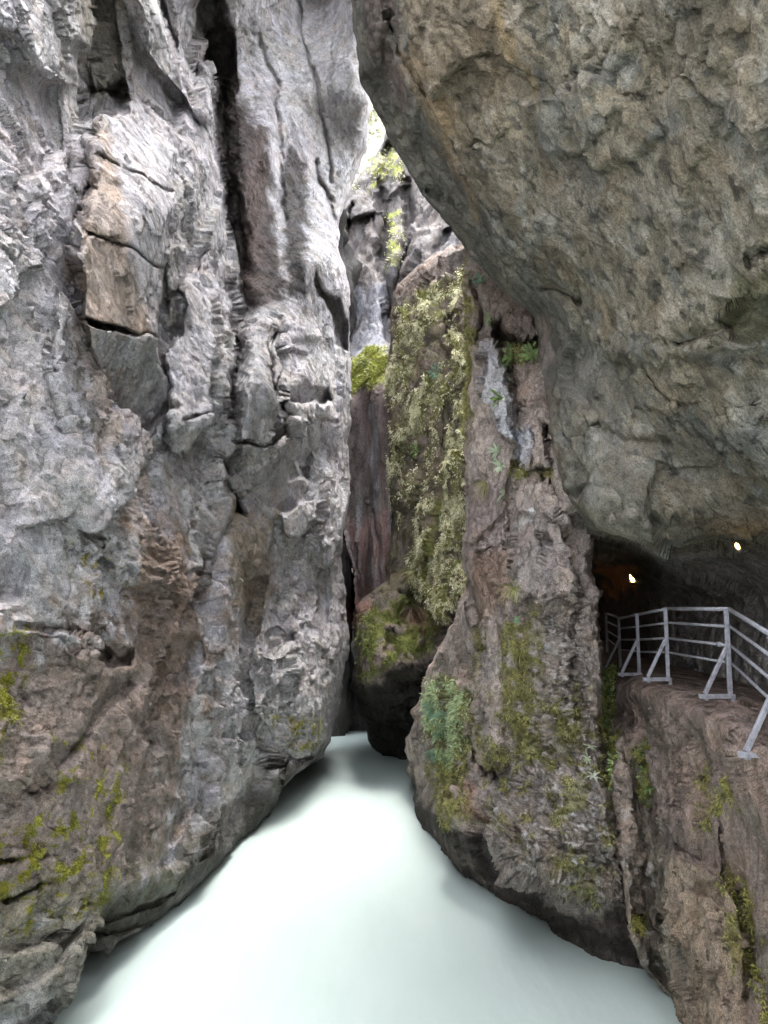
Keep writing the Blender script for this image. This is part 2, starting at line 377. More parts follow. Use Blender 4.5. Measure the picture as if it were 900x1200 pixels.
def ldisp(P, X, Y):
    d = rocky(P, .12, .06*lim(.25), .0, .006, ML, (1, .8, .42), 3)
    fb, eb = facet((P @ ML.T)*np.array([.45,.42,.17])+.12*fbm(P*.5, 3, 99)[..., None], 131, 1.0); fb = fb*lim(.45); d = d+.30*fb*(1-.75*sstep(-14, 6, sdpoly(X, Y, [(94,275),(116,130),(150,112),(210,180),(205,262),(250,330),(250,480),(206,520),(168,512),(128,470)])))
    q = P @ MD.T
    qq = q*np.array([1.1,.55,1.25]); qq = qq+.3*fbm(qq*1.1, 3, 90)[..., None]
    k = .35+1.1*sstep(-.3, .4, fbm(P*.45, 3, 93))
    for sc_, am, sd in ((1.6,.075,91),(4.2,.04,92),(10,.018,94)):
        f, e = facet(qq*sc_, sd, 1.15); d = d+am*k*f*lim(.36/sc_)
    d = d-.03*k*np.maximum(0, fbm(qq*3.3, 4, 96)-.12)*4*sstep(-.1,.3,fbm(P*.8,2,97))
    k = 1-.55*sstep(-20, 20, sdpoly(X, Y, [(270,-60),(425,-60),(425,240),(410,380),(280,380)]))-.6*sstep(-8, 8, sdpoly(X, Y, [(122,142),(150,118),(205,180), (200,262),(188,340),(180,398),(96,372),(94,275)]))
    for poly in ([(98,376),(182,400),(196,450),(212,478),(168,512),(128,470)], [(222,330),(238,296),(252,330),(250,440),(240,480),(206,500),(196,420),(212,392)],
                 [(282,404),(330,398),(326,470),(328,500),(310,522),(278,520),(280,440)], [(280,522),(312,524),(334,520),(366,572),(352,590),(336,604),(312,596),(292,560)], [(332,400),(394,400),(396,540),(372,560),(366,490),(332,486)], [(330,604),(374,580),(378,608),(356,640),(332,630)],
                 [(104,1046),(250,1000),(240,1046),(190,1082),(92,1105)], [(-40,610),(10,620),(34,668),(26,700),(-40,700)]):
        k = np.minimum(k, 1-.65*sstep(-4, 6, sdpoly(X, Y, poly)))
    return d*k
def lcol(P, X, Y):
    n = fbm(P*np.array([1,.6,.6]), 5, 61); n2 = fbm(P*2.3, 4, 66)
    x = X+22*n; y = Y+26*n2
    c = np.zeros(P.shape)+np.array(GREY); c = lerpc(c, LIL, sstep(-.2, .4, fbm(P*.5, 3, 70))*.8)
    c = lerpc(c, (.29,.28,.265), sstep(0, .5, n2)*.6)
    def z(poly, col, soft=20, k=1.0, nz=12):
        nonlocal c
        c = lerpc(c, col, k*sstep(-soft, soft, sdpoly(x, y, poly)+nz*n2))
    z([(-60,760),(60,740),(160,700),(200,640),(240,700),(236,860),(210,1000),(120,1060),(-60,1080)], BRN, 26, .85, 60)
    z([(180,600),(215,620),(240,760),(226,860),(190,840),(160,740)], (.23,.175,.145), 14, .8, 20)
    z([(-60,1050),(100,1030),(240,1000),(100,1130),(-60,1210)], (.20,.185,.145), 16, .8, 40)
    z([(255,590),(320,600),(330,690),(310,740),(262,700)], (.29,.23,.165), 12, .7, 20)
    z([(110,440),(170,520),(215,640),(200,680),(150,560)], (.33,.25,.2), 10, .45, 24)
    z([(80,300),(105,300),(120,470),(110,560),(85,460)], (.36,.27,.21), 8, .45, 20)
    xs = X+5*n; ys = Y+6*n2
    def zs(poly, col, soft=4, k=1.0):
        nonlocal c
        c = lerpc(c, col, k*sstep(-soft, soft, sdpoly(xs, ys, poly)+6*n2))
    zs([(94,275),(110,210),(122,150),(142,235),(160,330),(178,398),(96,372)], TAN, 6, .95)
    zs([(125,140),(150,118),(205,180),(200,262),(188,340),(181,395),(165,330),(145,235)], (.43,.41,.425), 6, .8)
    zs([(200,330),(215,290),(222,345)], (.42,.40,.42), 4, .6)
    zs([(212,350),(238,300),(250,340),(250,440),(215,490),(200,430)], (.41,.39,.41), 6, .7)
    zs([(100,-60),(140,-60),(150,60),(150,120),(105,120)], (.17,.155,.12), 7, .75)
    # long wet stains on the right mass
    zs([(243,-60),(264,-60),(276,60),(284,120),(306,150),(316,190),(322,270),(330,352),(300,366),(282,340),(268,240),(250,160)], (.055,.044,.04), 6, .92)
    zs([(334,175),(344,165),(356,190),(358,260),(358,350),(334,350),(332,260)], DRK, 5, .82)
    zs([(286,200),(312,150),(306,300),(290,360),(282,330)], (.13,.10,.09), 6, .7)
    zs([(225,-20),(246,-20),(244,60),(232,90),(222,70)], (.13,.11,.1), 5, .7)  # darker tone over the oval recess
    zs([(240,960),(330,900),(385,870),(380,900),(330,950),(190,1075),(215,1040)], (.07,.065,.055), 8, .8)
    zs([(100,1070),(230,1010),(190,1082),(90,1115)], (.13,.13,.10), 6, .8)  # darker greenish tone on the low underside
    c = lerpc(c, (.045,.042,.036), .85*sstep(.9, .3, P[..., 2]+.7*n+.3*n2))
    # crust of moss
    def moss(poly, t, col=YEL, s=80, fr=3.5):
        nonlocal c
        m = sstep(-8, 10, sdpoly(X+10*n, Y+10*n2, poly))*sstep(t+.05, t+.15, fbm(P*fr, 5, s, .7)); c = lerpc(c, col, m)
    moss([(-30,735),(30,735),(44,770),(30,850),(16,900),(-30,905)], -.12)
    moss([(80,640),(180,640),(170,710),(100,700)], .3, (.24,.2,.05))
    moss([(-30,960),(130,950),(120,1060),(-30,1110)], .2)
    moss([(60,860),(150,880),(130,990),(60,980)], .34)
    moss([(325,835),(380,850),(372,872),(330,868)], 0, (.19,.15,.06))
    return c
rows = np.concatenate([np.linspace(-420,-60,22), fine(-44,1225,1.75), np.linspace(1240,1400,14)])
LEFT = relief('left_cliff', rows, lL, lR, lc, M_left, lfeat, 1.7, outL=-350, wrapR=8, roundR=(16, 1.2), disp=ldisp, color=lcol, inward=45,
   label='tall pale grey limestone cliff along the left bank of the river', crough=28)
# ------------------------------------------------------------------ 2 far faces of the gorge
fc = [(380,100,'y',46),(620,100,'y',40),(450,170,'y',44),(410,250,'y',40),(500,250,'y',40),(600,280,'y',34),(430,350,'y',37),(500,330,'y',36),
 (400,410,'y',37),(470,410,'y',34),(400,430,'y',35),(440,436,'y',31.5),(410,470,'y',32),(440,520,'y',31),(470,520,'y',30),(400,600,'y',32.5),(436,640,'y',31),(430,700,'y',31.5),(470,700,'y',31),(425,800,'y',35),(470,850,'y',36),(600,500,'y',31),(600,900,'y',36),(360,700,'y',37),(360,950,'y',42)]
fL = [(150,452),(166,449),(185,440),(212,416),(245,402),(270,396),(300,392),(420,385),(440,350),(960,350)]
fR = [(150,640),(600,620),(960,620)]
def ffeat(X, Y, P):
    x, y = warp(X, Y, P, 3, .8, 141); r = np.zeros_like(X); B = lambda *a, **k: block(x, y, *a, **k)
    r += crack(x, y, [(455,170),(448,230),(452,300),(456,400)], 6, 1.6)
    r += crack(x, y, [(476,210),(480,260),(466,330),(458,370)], 5, 1.5)
    r += crack(x, y, [(524,270),(508,310),(486,345)], 6, 1.4)
    r += B([(404,260),(440,250),(450,300),(448,330),(420,300),(406,320)], 1.4, e=4)
    r += B([(440,190),(470,180),(478,215),(452,235)], -1.2, e=4)
    r += B([(486,270),(520,262),(516,300),(492,340),(484,320)], -1.2, e=6)
    r += crack(x, y, [(414,240),(404,270),(400,300)], 3, 1.0)
    r += crack(x, y, [(436,600),(444,640),(444,690)], 3, .4)+crack(x, y, [(418,640),(424,700)], 3, .35)
    r += B([(340,560),(398,600),(404,640),(414,668),(413,712),(408,745),(411,800),(440,870),(440,980),(340,980)], 9, e=3)
    r += .35*np.cos(x/7.5)*sstep(430, 470, y)
    return r
def fcol(P, X, Y):
    n = fbm(P*.9, 4, 161); n2 = fbm(P*np.array([2.5,2.5,.35]), 4, 166); x = X+6*n; y = Y+8*n
    c = np.zeros(P.shape)+np.array((.125,.115,.115)); c = lerpc(c, (.06,.05,.048), sstep(-.05, .3, n2)*.8)
    z = lambda c, poly, col, s, k: lerpc(c, col, k*sstep(-s, s, sdpoly(x, y, poly)))
    c = z(c, [(398,340),(452,330),(454,430),(396,430)], (.19,.195,.225), 6, .8)
    c = z(c, [(488,330),(526,268),(545,300),(540,340),(500,350)], (.19,.19,.205), 5, .8)
    c = z(c, [(390,430),(470,430),(465,620),(390,640)], (.17,.135,.13), 6, .8)
    c = z(c, [(432,480),(440,470),(446,600),(452,700),(440,700),(436,600)], (.36,.36,.39), 3, .7)
    c = z(c, [(400,620),(460,600),(462,740),(396,740)], (.245,.155,.145), 8, .75)
    c = lerpc(c, (.30,.12,.09), .6*sstep(-4, 4, sdpoly(x, y, [(408,700),(450,700),(452,722),(412,726)])))
    c = lerpc(c, (.42,.42,.43), .5*sstep(.12, .3, n2)*sstep(540, 620, Y)*sstep(720, 660, Y))
    m = sstep(-6, 6, sdpoly(x, y, [(396,424),(414,430),(452,412),(460,444),(440,452),(396,456)]))
    c = lerpc(c, (.22,.24,.05), m)
    m = np.maximum(sstep(-3, 4, sdpoly(x, y, [(440,185),(466,160),(474,200),(452,205),(430,225)])), sstep(-3, 3, sdpoly(x, y, [(454,250),(470,246),(466,300),(456,320)])))*sstep(-.1, .15, fbm(P*2, 3, 170))
    c = lerpc(c, (.26,.28,.07), m)
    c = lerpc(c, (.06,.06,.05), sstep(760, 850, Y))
    return c
rows = np.concatenate([fine(150, 740, 1.8), fine(745, 960, 5)])
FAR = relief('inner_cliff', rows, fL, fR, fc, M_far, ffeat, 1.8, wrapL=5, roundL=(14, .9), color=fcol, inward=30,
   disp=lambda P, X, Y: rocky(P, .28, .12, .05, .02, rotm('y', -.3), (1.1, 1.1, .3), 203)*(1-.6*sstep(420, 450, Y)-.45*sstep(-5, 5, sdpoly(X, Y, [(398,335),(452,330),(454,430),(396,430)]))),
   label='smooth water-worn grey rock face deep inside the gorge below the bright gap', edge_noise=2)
# closing cliff far up the gorge, wooded slope above it
gc = [(200,0,'y',62),(650,0,'y',60),(200,250,'y',55),(650,250,'y',52),(200,500,'y',50),(650,500,'y',50),(200,950,'y',50),(650,950,'y',50)]
END = relief('far_slope', np.concatenate([fine(-60, 330, 4), fine(340, 980, 12)]), [(-60,250),(980,250)], [(-60,650),(980,650)], gc, M_far, None, 4,
   color=lambda P, X, Y: lerpc(np.zeros(P.shape)+np.array((.7,.7,.62)), (.75,.74,.62), sstep(260, 200, Y)*sstep(-.3, .1, fbm(P*.6, 3, 9))),  # whitish base stands in for sunlight on the slope
   disp=lambda P, X, Y: 1.5*fbm(P*.25, 5, 400), label='far slope with sunlight put into its pale colour, seen through the narrow gap at the top of the gorge')
# ------------------------------------------------------------------ 3 mossy cliff and its undercut boulder
mc = [(470,290,'y',29),(545,290,'y',27),(620,290,'y',25),(460,400,'y',29),(500,400,'y',28),(545,400,'y',25.5),(455,500,'y',29),(500,500,'y',27.5),(545,500,'y',25),
 (458,600,'y',28.5),(500,600,'y',27),(545,600,'y',24.5),(455,680,'y',28.5),(500,680,'y',26.5),(545,690,'y',24.5),(420,730,'y',27.5),(450,740,'y',25.5),(500,740,'y',25.5),
 (420,790,'y',27),(455,790,'y',24.5),(500,790,'y',25),(430,830,'y',27.5),(460,850,'y',28),(480,880,'z',.3),(450,872,'z',.5),(430,870,'y',30.5),(540,850,'y',27),(540,930,'y',25),(480,930,'y',29.5),(420,950,'y',29),(650,600,'y',23),(650,900,'y',25)]
mL = [(270,560),(286,546),(300,510),(318,486),(335,470),(348,462),(400,458),(450,454),(560,456),(600,462),(640,458),(680,450),(700,430),(712,419),(740,416),(790,416),(820,417),(845,425),(868,434),(880,440),(900,440),(960,440)]
mR = [(270,640),(960,640)]
def mfeat(X, Y, P):
    x, y = warp(X, Y, P, 4, 1.0, 241); r = np.zeros_like(X); B = lambda *a, **k: block(x, y, *a, **k)
    r += B([(462,372),(474,366),(478,400),(462,440),(456,410)], .9, e=4)
    r += B([(512,372),(545,368),(545,402),(522,400)], .8, e=4)
    r += B([(520,470),(534,464),(536,520),(518,530)], .7, e=4)
    r += B([(466,520),(490,500),(500,540),(478,580),(464,570)], .9, e=6)
    r += B([(460,600),(488,594),(492,640),(484,680),(456,690)], .9, e=7)
    r += B([(470,696),(492,688),(496,716),(478,722)], 1.6, e=5)
    r += B([(505,420),(530,400),(545,430),(545,700),(520,720),(494,700),(496,620),(512,540)], -.8, e=10)
    r += B([(452,742),(462,738),(462,760),(452,764)], .5, e=3)
    return r
def mossmask(P, X, Y):
    n = fbm(P*1.1, 4, 271); x = X+10*n; y = Y+14*fbm(P*1.1, 3, 275)
    polys = [[(545,300),(545,360),(520,365),(500,395),(480,440),(462,475),(456,455),(470,400),(478,360),(500,340),(525,335)],
             [(545,385),(545,440),(528,450),(515,480),(490,500),(470,545),(462,560),(460,520),(480,480),(500,450),(520,420),(532,395)],
             [(545,440),(545,700),(530,725),(512,716),(490,690),(486,670),(496,620),(512,580),(520,540),(532,500),(536,460)]]
    a = np.maximum.reduce([sstep(-6, 4, sdpoly(x, y, p)) for p in polys])
    b = .35*sstep(-6, 6, sdpoly(x, y, [(458,470),(520,460),(500,600),(462,610)]))
    return np.maximum(a*sstep(-.34, -.05, fbm(P*1.1, 5, 277, .6)), b*sstep(-.05, .15, fbm(P*1.6, 4, 279)))
def mcol(P, X, Y):
    n = fbm(P*.9, 4, 261); n2 = fbm(P*3, 3, 262); x = X+8*n; y = Y+8*n2
    c = np.zeros(P.shape)+np.array((.205,.165,.145)); c = lerpc(c, (.13,.12,.11), sstep(0, .4, n)*.7)
    z = lambda c, poly, col, s, k: lerpc(c, col, k*sstep(-s, s, sdpoly(x, y, poly)))
    c = lerpc(c, (.17,.16,.075), .55*sstep(-10, 10, sdpoly(x, y, [(455,370),(545,320),(545,690),(500,740),(440,700)]))*sstep(-.25, .1, n2))
    c = lerpc(c, (.26,.27,.08), mossmask(P, X, Y)*.85)
    c = lerpc(c, (.16,.17,.05), sstep(-6, 8, sdpoly(x, y, [(422,720),(470,705),(515,712),(508,765),(470,772),(425,800)]))*sstep(-.3, 0, fbm(P*1.5, 4, 281)))
    c = lerpc(c, (.28,.16,.12), .8*sstep(-4, 5, sdpoly(x, y, [(478,716),(500,712),(500,736),(480,738)])))
    c = lerpc(c, (.27,.13,.10), .6*sstep(-4, 5, sdpoly(x, y, [(412,706),(440,706),(430,728),(414,732)])))
    c = lerpc(c, (.035,.032,.028), sstep(-4, 8, sdpoly(x, y, [(400,806),(430,798),(470,776),(515,770),(560,790),(560,960),(400,960)])))  # wet foot, with the undercut's shade painted in as near-black
    return c
rows = fine(270, 960, 1.8)
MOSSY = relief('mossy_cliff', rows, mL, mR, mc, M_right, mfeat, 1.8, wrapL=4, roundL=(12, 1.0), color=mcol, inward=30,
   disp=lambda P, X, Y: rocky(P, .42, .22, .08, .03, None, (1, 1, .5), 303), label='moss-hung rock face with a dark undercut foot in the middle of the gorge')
# ------------------------------------------------------------------ 4 buttress on the right bank
bc = [(545,250,'y',17.5),(600,300,'y',17),(720,300,'y',15),(548,400,'y',17.5),(600,400,'y',16.3),(640,430,'y',15.2),(547,550,'y',17.3),(600,550,'y',15.6),(650,560,'y',14.3),
 (545,690,'y',17.4),(575,690,'y',16),(620,690,'y',14.6),(660,690,'y',13.6),(695,690,'y',13.3),(520,760,'y',19),(545,780,'y',17.6),(500,830,'y',21),(482,880,'y',22.6),(484,925,'z',.35),(520,860,'y',18.8),(510,950,'z',.9),
 (560,830,'y',16.4),(600,800,'y',15.2),(650,800,'y',13.4),(695,800,'y',12.7),(545,930,'y',16.6),(600,930,'y',14.6),(650,930,'y',13.1),(700,930,'y',12.4),
 (560,1000,'z',1.1),(610,1025,'z',1.2),(640,1040,'z',1.0),(700,1060,'z',.95),(740,1080,'z',.7),(500,990,'z',-.4),(560,1040,'z',-.25),(640,1095,'z',-.25),(700,1130,'z',-.1),(745,1150,'z',-.2),(640,1160,'z',-1.4),(760,1230,'z',-1.4),(500,1060,'z',-1.5),(800,600,'y',13),(800,900,'y',12.3)]
bL = [(240,548),(300,547),(330,544),(390,549),(430,545),(520,543),(600,545),(690,544),(730,530),(760,512),(800,498),(830,486),(850,480),(880,477),(905,480),(935,484),(960,492),(1000,492),(1060,500),(1240,560)]
bR = [(240,720),(560,720),(600,700),(640,692),(670,696),(700,701),(740,704),(770,700),(810,701),(850,703),(900,709),(950,718),(1000,730),(1050,745),(1100,760),(1150,776),(1240,800)]
def bfeat(X, Y, P):
    x, y = warp(X, Y, P, 4.5, 1.6, 341); r = np.zeros_like(X); B = lambda *a, **k: block(x, y, *a, **k)
    r += B([(566,402),(582,400),(592,440),(604,490),(600,520),(580,505),(570,470),(562,440)], -.75, e=4)
    r += B([(600,502),(622,498),(640,505),(640,545),(612,548),(600,540)], -.7, e=3)
    r += B([(622,500),(642,505),(642,552),(622,548)], .25, e=2)
    r += crack(x, y, [(555,330),(566,370),(560,400)], 4, .7)
    r += B([(580,390),(640,398),(640,412),(585,412)], 1.0, e=4)
    r += B([(578,380),(590,370),(592,410),(580,410)], .8, e=3)
    r += B([(568,300),(580,295),(640,340),(640,398),(590,384),(574,360)], -.45, e=6)
    r += crack(x, y, [(598,420),(606,470),(602,560),(596,620),(604,700)], 5, .55)
    r += crack(x, y, [(636,560),(632,600),(634,640)], 3.5, .4)
    r += crack(x, y, [(641,500),(648,545),(655,600)], 4, .6)
    r += B([(604,640),(650,600),(668,640),(684,690),(668,700),(604,705)], -.5, e=5)
    r += B([(606,706),(664,700),(662,722),(610,722)], -.2, e=3, gy=.03)
    r += B([(664,600),(690,620),(700,700),(700,850),(676,850),(668,790),(672,700)], .45, e=4)
    r += crack(x, y, [(545,690),(556,730),(566,760)], 6, 1.0)
    r += crack(x, y, [(545,644),(590,606)], 2, .25)+crack(x, y, [(545,572),(565,562)], 2, .2)+crack(x, y, [(552,650),(600,634)], 1.8, .2)
    r += crack(x, y, [(560,820),(562,880),(580,920)], 7, .5)
    r += B([(574,895),(592,890),(594,915),(578,920)], .7, e=4)
    r += B([(566,730),(584,735),(590,880),(566,890),(560,800)], -.35, e=6)
    r += B([(505,790),(550,800),(556,930),(545,965),(512,950),(502,880)], -.4, e=7)
    r += crack(x, y, [(668,760),(672,800),(690,830),(695,860)], 5, .35)
    # overhanging lip and dark foot
    r += B([(600,900),(700,890),(735,960),(745,1070),(700,1066),(640,1040),(608,1020),(560,980)], -.55, e=6)
    # bedded layers low down
    ly = P[..., 2]*5.5+.8*fbm(P*.9, 3, 350)
    k = sstep(700, 930, Y)*sstep(4, 34, X-np.interp(Y, [a for a, _ in bL], [b for _, b in bL]))*sstep(1110, 1060, Y)
    r += .07*k*(np.abs((ly % 1)-.5)*2)**3+.05*sstep(500, 650, Y)*(np.abs(((ly*.4) % 1)-.5)*2)**4
    return r
def bmoss(P, X, Y):
    n = fbm(P*2, 4, 371); x = X+8*n; y = Y+12*fbm(P*2, 3, 375)
    a = sstep(-6, 6, sdpoly(x, y, [(506,800),(524,790),(552,810),(552,900),(556,960),(530,972),(510,950),(502,870)]))
    b = sstep(-8, 8, sdpoly(x, y, [(592,730),(632,720),(636,800),(630,880),(600,890),(590,820)]))
    d = sstep(-5, 5, sdpoly(x, y, [(548,300),(552,370),(556,420),(544,520),(540,430)]))
    e = sstep(-6, 6, sdpoly(x, y, [(640,820),(676,816),(680,870),(650,880)]))
    f = sstep(-5, 5, sdpoly(x, y, [(556,730),(572,740),(566,800),(552,790)]))
    g = sstep(-3, 3, sdpoly(x, y, [(586,404),(636,406),(630,424),(600,430)]))
    h = sstep(-3, 3, sdpoly(x, y, [(598,546),(660,548),(650,560),(606,562)]))
    m = np.maximum.reduce([a, b*.95, d, e, f, g, h])*sstep(-.35, -.05, fbm(P*3, 4, 377))
    m = np.maximum(m, .8*sstep(-20, 20, sdpoly(x, y, [(560,820),(720,800),(740,1000),(700,1060),(620,1000),(570,960)]))*sstep(.05, .3, fbm(P*2.2, 4, 378)))
    return m
def bcol(P, X, Y):
    n = fbm(P*1.2, 4, 361); n2 = fbm(P*4, 3, 362); x = X+8*n; y = Y+8*n2
    c = np.zeros(P.shape)+np.array((.40,.335,.30)); c = lerpc(c, (.27,.235,.215), sstep(0, .35, n)*.7)
    z = lambda c, poly, col, s, k: lerpc(c, col, k*sstep(-s, s, sdpoly(x, y, poly)))
    c = z(c, [(566,402),(582,400),(592,440),(604,490),(600,520),(580,505),(570,470),(562,440)], (.44,.44,.47), 4, .85)
    c = z(c, [(600,502),(622,498),(620,545),(600,540)], (.42,.43,.47), 3, .9)
    c = z(c, [(545,570),(590,560),(598,660),(560,700),(545,690)], (.31,.25,.24), 8, .7)
    c = z(c, [(548,650),(590,640),(600,700),(560,745)], (.30,.20,.145), 8, .7)
    c = z(c, [(560,310),(640,350),(640,480),(606,480),(580,400)], (.22,.165,.14), 8, .6)
    c = z(c, [(604,640),(650,600),(680,690),(604,705)], (.29,.26,.25), 8, .6)
    c = lerpc(c, (.52,.5,.48), sstep(-2, 2, sdpoly(x, y, [(602,612),(622,600),(634,606),(620,614),(608,624)])))
    # crumbly layered zone: pale chips over dark
    t = sstep(-20, 20, sdpoly(x, y, [(640,700),(700,760),(720,900),(745,1060),(640,1050),(560,960),(600,880)]))
    c = lerpc(c, (.15,.13,.105), .6*t)
    c = lerpc(c, (.46,.43,.42), .8*t*sstep(.12, .3, fbm(P*np.array([7,7,11]), 3, 364)))
    c = lerpc(c, (.19,.18,.065), bmoss(P, X, Y)*.9)
    c = lerpc(c, (.33,.21,.17), sstep(-4, 5, sdpoly(x, y, [(545,915),(560,920),(560,960),(545,955)]))*.8)
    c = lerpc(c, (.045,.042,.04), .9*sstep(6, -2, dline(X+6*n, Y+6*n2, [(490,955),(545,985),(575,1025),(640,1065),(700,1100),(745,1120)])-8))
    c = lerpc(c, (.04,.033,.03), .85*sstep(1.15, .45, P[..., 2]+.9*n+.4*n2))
    return c
def crumble(P, X, Y):
    k = sstep(-25, 15, sdpoly(X, Y, [(640,690),(705,700),(712,900),(750,1080),(640,1050),(560,960),(590,890),(630,850)]))
    f, e = facet(P*np.array([5.5, 5.5, 8.5])+.35*fbm(P*3, 3, 411)[..., None], 412, .5)
    return k*(.075*f-.07*np.exp(-(e/.12)**2))
rows = np.concatenate([fine(240, 1190, 1.75), fine(1195, 1240, 6)])
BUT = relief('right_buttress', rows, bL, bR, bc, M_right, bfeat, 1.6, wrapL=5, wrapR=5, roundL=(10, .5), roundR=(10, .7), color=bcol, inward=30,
   disp=lambda P, X, Y: (rocky(P, .22, .15, .07, .022, None, (1, 1, .6), 403)*(.75+.4*sstep(780, 900, Y))+crumble(P, X, Y))*(.3+.7*sstep(.2, 1.3, P[..., 2])), label='brown layered rock buttress with moss on the right bank beside the walkway', edge_noise=7)
# ------------------------------------------------------------------ 5 overhang, cave roof and rear wall of the walkway
oc = [(400,-400,'y',11),(400,-60,'y',13.5),(410,30,'y',14),(432,118,'y',14.2),(460,170,'y',14),(500,235,'y',13.8),(545,290,'y',13.6),(600,350,'y',13.4),(630,380,'y',13.3),(645,510,'y',12.8),(655,570,'y',12.7),(690,620,'y',12.7),
 (455,0,'y',11.8),(490,90,'y',11.6),(520,150,'y',11.6),(560,210,'y',11.5),(600,280,'y',11.5),
 (500,0,'y',10.6),(550,100,'y',10.6),(620,200,'y',10.5),(650,350,'y',11.8),(700,450,'y',11.0),(700,560,'y',11.4),(720,620,'y',11.8),(780,640,'y',11.1),
 (550,-400,'y',8),(700,-400,'y',6),(900,-400,'y',4.4),(1300,-400,'y',3),(700,0,'y',8.2),(700,200,'y',9.3),(700,330,'y',10.4),(800,100,'y',7.4),(800,300,'y',8.6),(800,450,'y',9.4),(800,560,'y',10.3),
 (900,0,'y',5.8),(900,150,'y',6.4),(900,300,'y',7.3),(900,450,'y',8.2),(900,560,'y',9.2),(880,610,'y',10.2),(1300,0,'y',3.6),(1300,300,'y',4.2),(1900,0,'y',2.4),(1900,500,'y',2.8),(1900,800,'y',3.0),(1300,600,'y',5),(1300,700,'x',5.9),(1300,900,'x',5.9),
 (860,650,'y',11.6),(900,660,'y',11.6),(850,690,'x',6.3),(900,700,'x',6.3),(830,740,'x',6.3),(900,760,'x',6.25),(800,700,'x',6.35),(780,690,'y',17.2),(760,720,'y',18.5),(800,790,'x',6.3),
 (750,700,'y',20),(745,740,'y',20.5),(700,665,'y',22),(720,660,'y',21),(700,720,'y',24),(720,760,'y',23.5),(660,700,'y',24),(660,780,'y',24),(900,860,'x',6.2),(760,860,'x',6.3),(690,860,'y',22),(640,640,'y',19)]
oL = [(-420,392),(-60,398),(0,410),(28,413),(60,417),(100,424),(118,433),(140,446),(165,457),(200,478),(235,501),(262,524),(290,546),(320,572),(350,602),(371,627),(395,630),(430,633),(470,641),(510,645),(545,652),(575,660),(605,682),(622,688),(640,680),(700,676),(860,676)]
oR = [(-420,925),(860,925)]
def ofeat(X, Y, P):
    x, y = warp(X, Y, P, 6, 1.0, 441); r = np.zeros_like(X); B = lambda *a, **k: block(x, y, *a, **k)
    r += .22*sstep(12, -12, sdpoly(x, y, [(456,-60),(474,10),(478,60),(500,110),(520,150),(556,210),(620,300),(700,420),(1000,420),(1000,-60)]))
    r += B([(400,-60),(440,-60),(452,20),(446,80),(420,90),(408,30)], -.35, e=6)
    r += B([(600,120),(700,90),(780,160),(700,200),(640,180)], -.2, e=8)
    for L_, w_, d_ in [([(500,225),(512,235)],3,.3),([(525,235),(540,250)],3,.2),([(640,335),(660,340),(672,352)],4,.35),([(770,455),(800,470)],3,.25),([(660,345),(675,352)],4,.3),
        ([(855,475),(888,472)],2,.2),([(878,492),(900,490)],2.5,.25),([(845,484),(856,482)],2,.2),([(790,470),(760,440)],2,.12),([(700,500),(735,520),(780,520)],6,.12),([(665,510),(690,512)],5,.25),([(665,545),(688,545)],4,.15),
        ([(660,580),(700,570),(730,580),(722,600)],5,.35),([(560,560),(600,590)],2,.0),([(880,310),(878,300),(900,290)],5,.35),([(800,400),(860,380),(880,340)],9,.2),([(455,20),(470,60),(500,110)],4,.35)]:
        r += crack(x, y, L_, w_, d_)
    r += B([(700,612),(740,600),(770,622),(800,640),(790,655),(760,652),(700,640)], -.35, e=7)
    r += B([(862,398),(905,380),(905,345),(880,352),(840,372)], .25, e=5)
    # vertical flutes on the rear wall
    r += .22*sstep(650, 700, Y)*sstep(740, 800, X)*fbm(P*np.array([2.2,2.2,.4]), 4, 450)
    return r
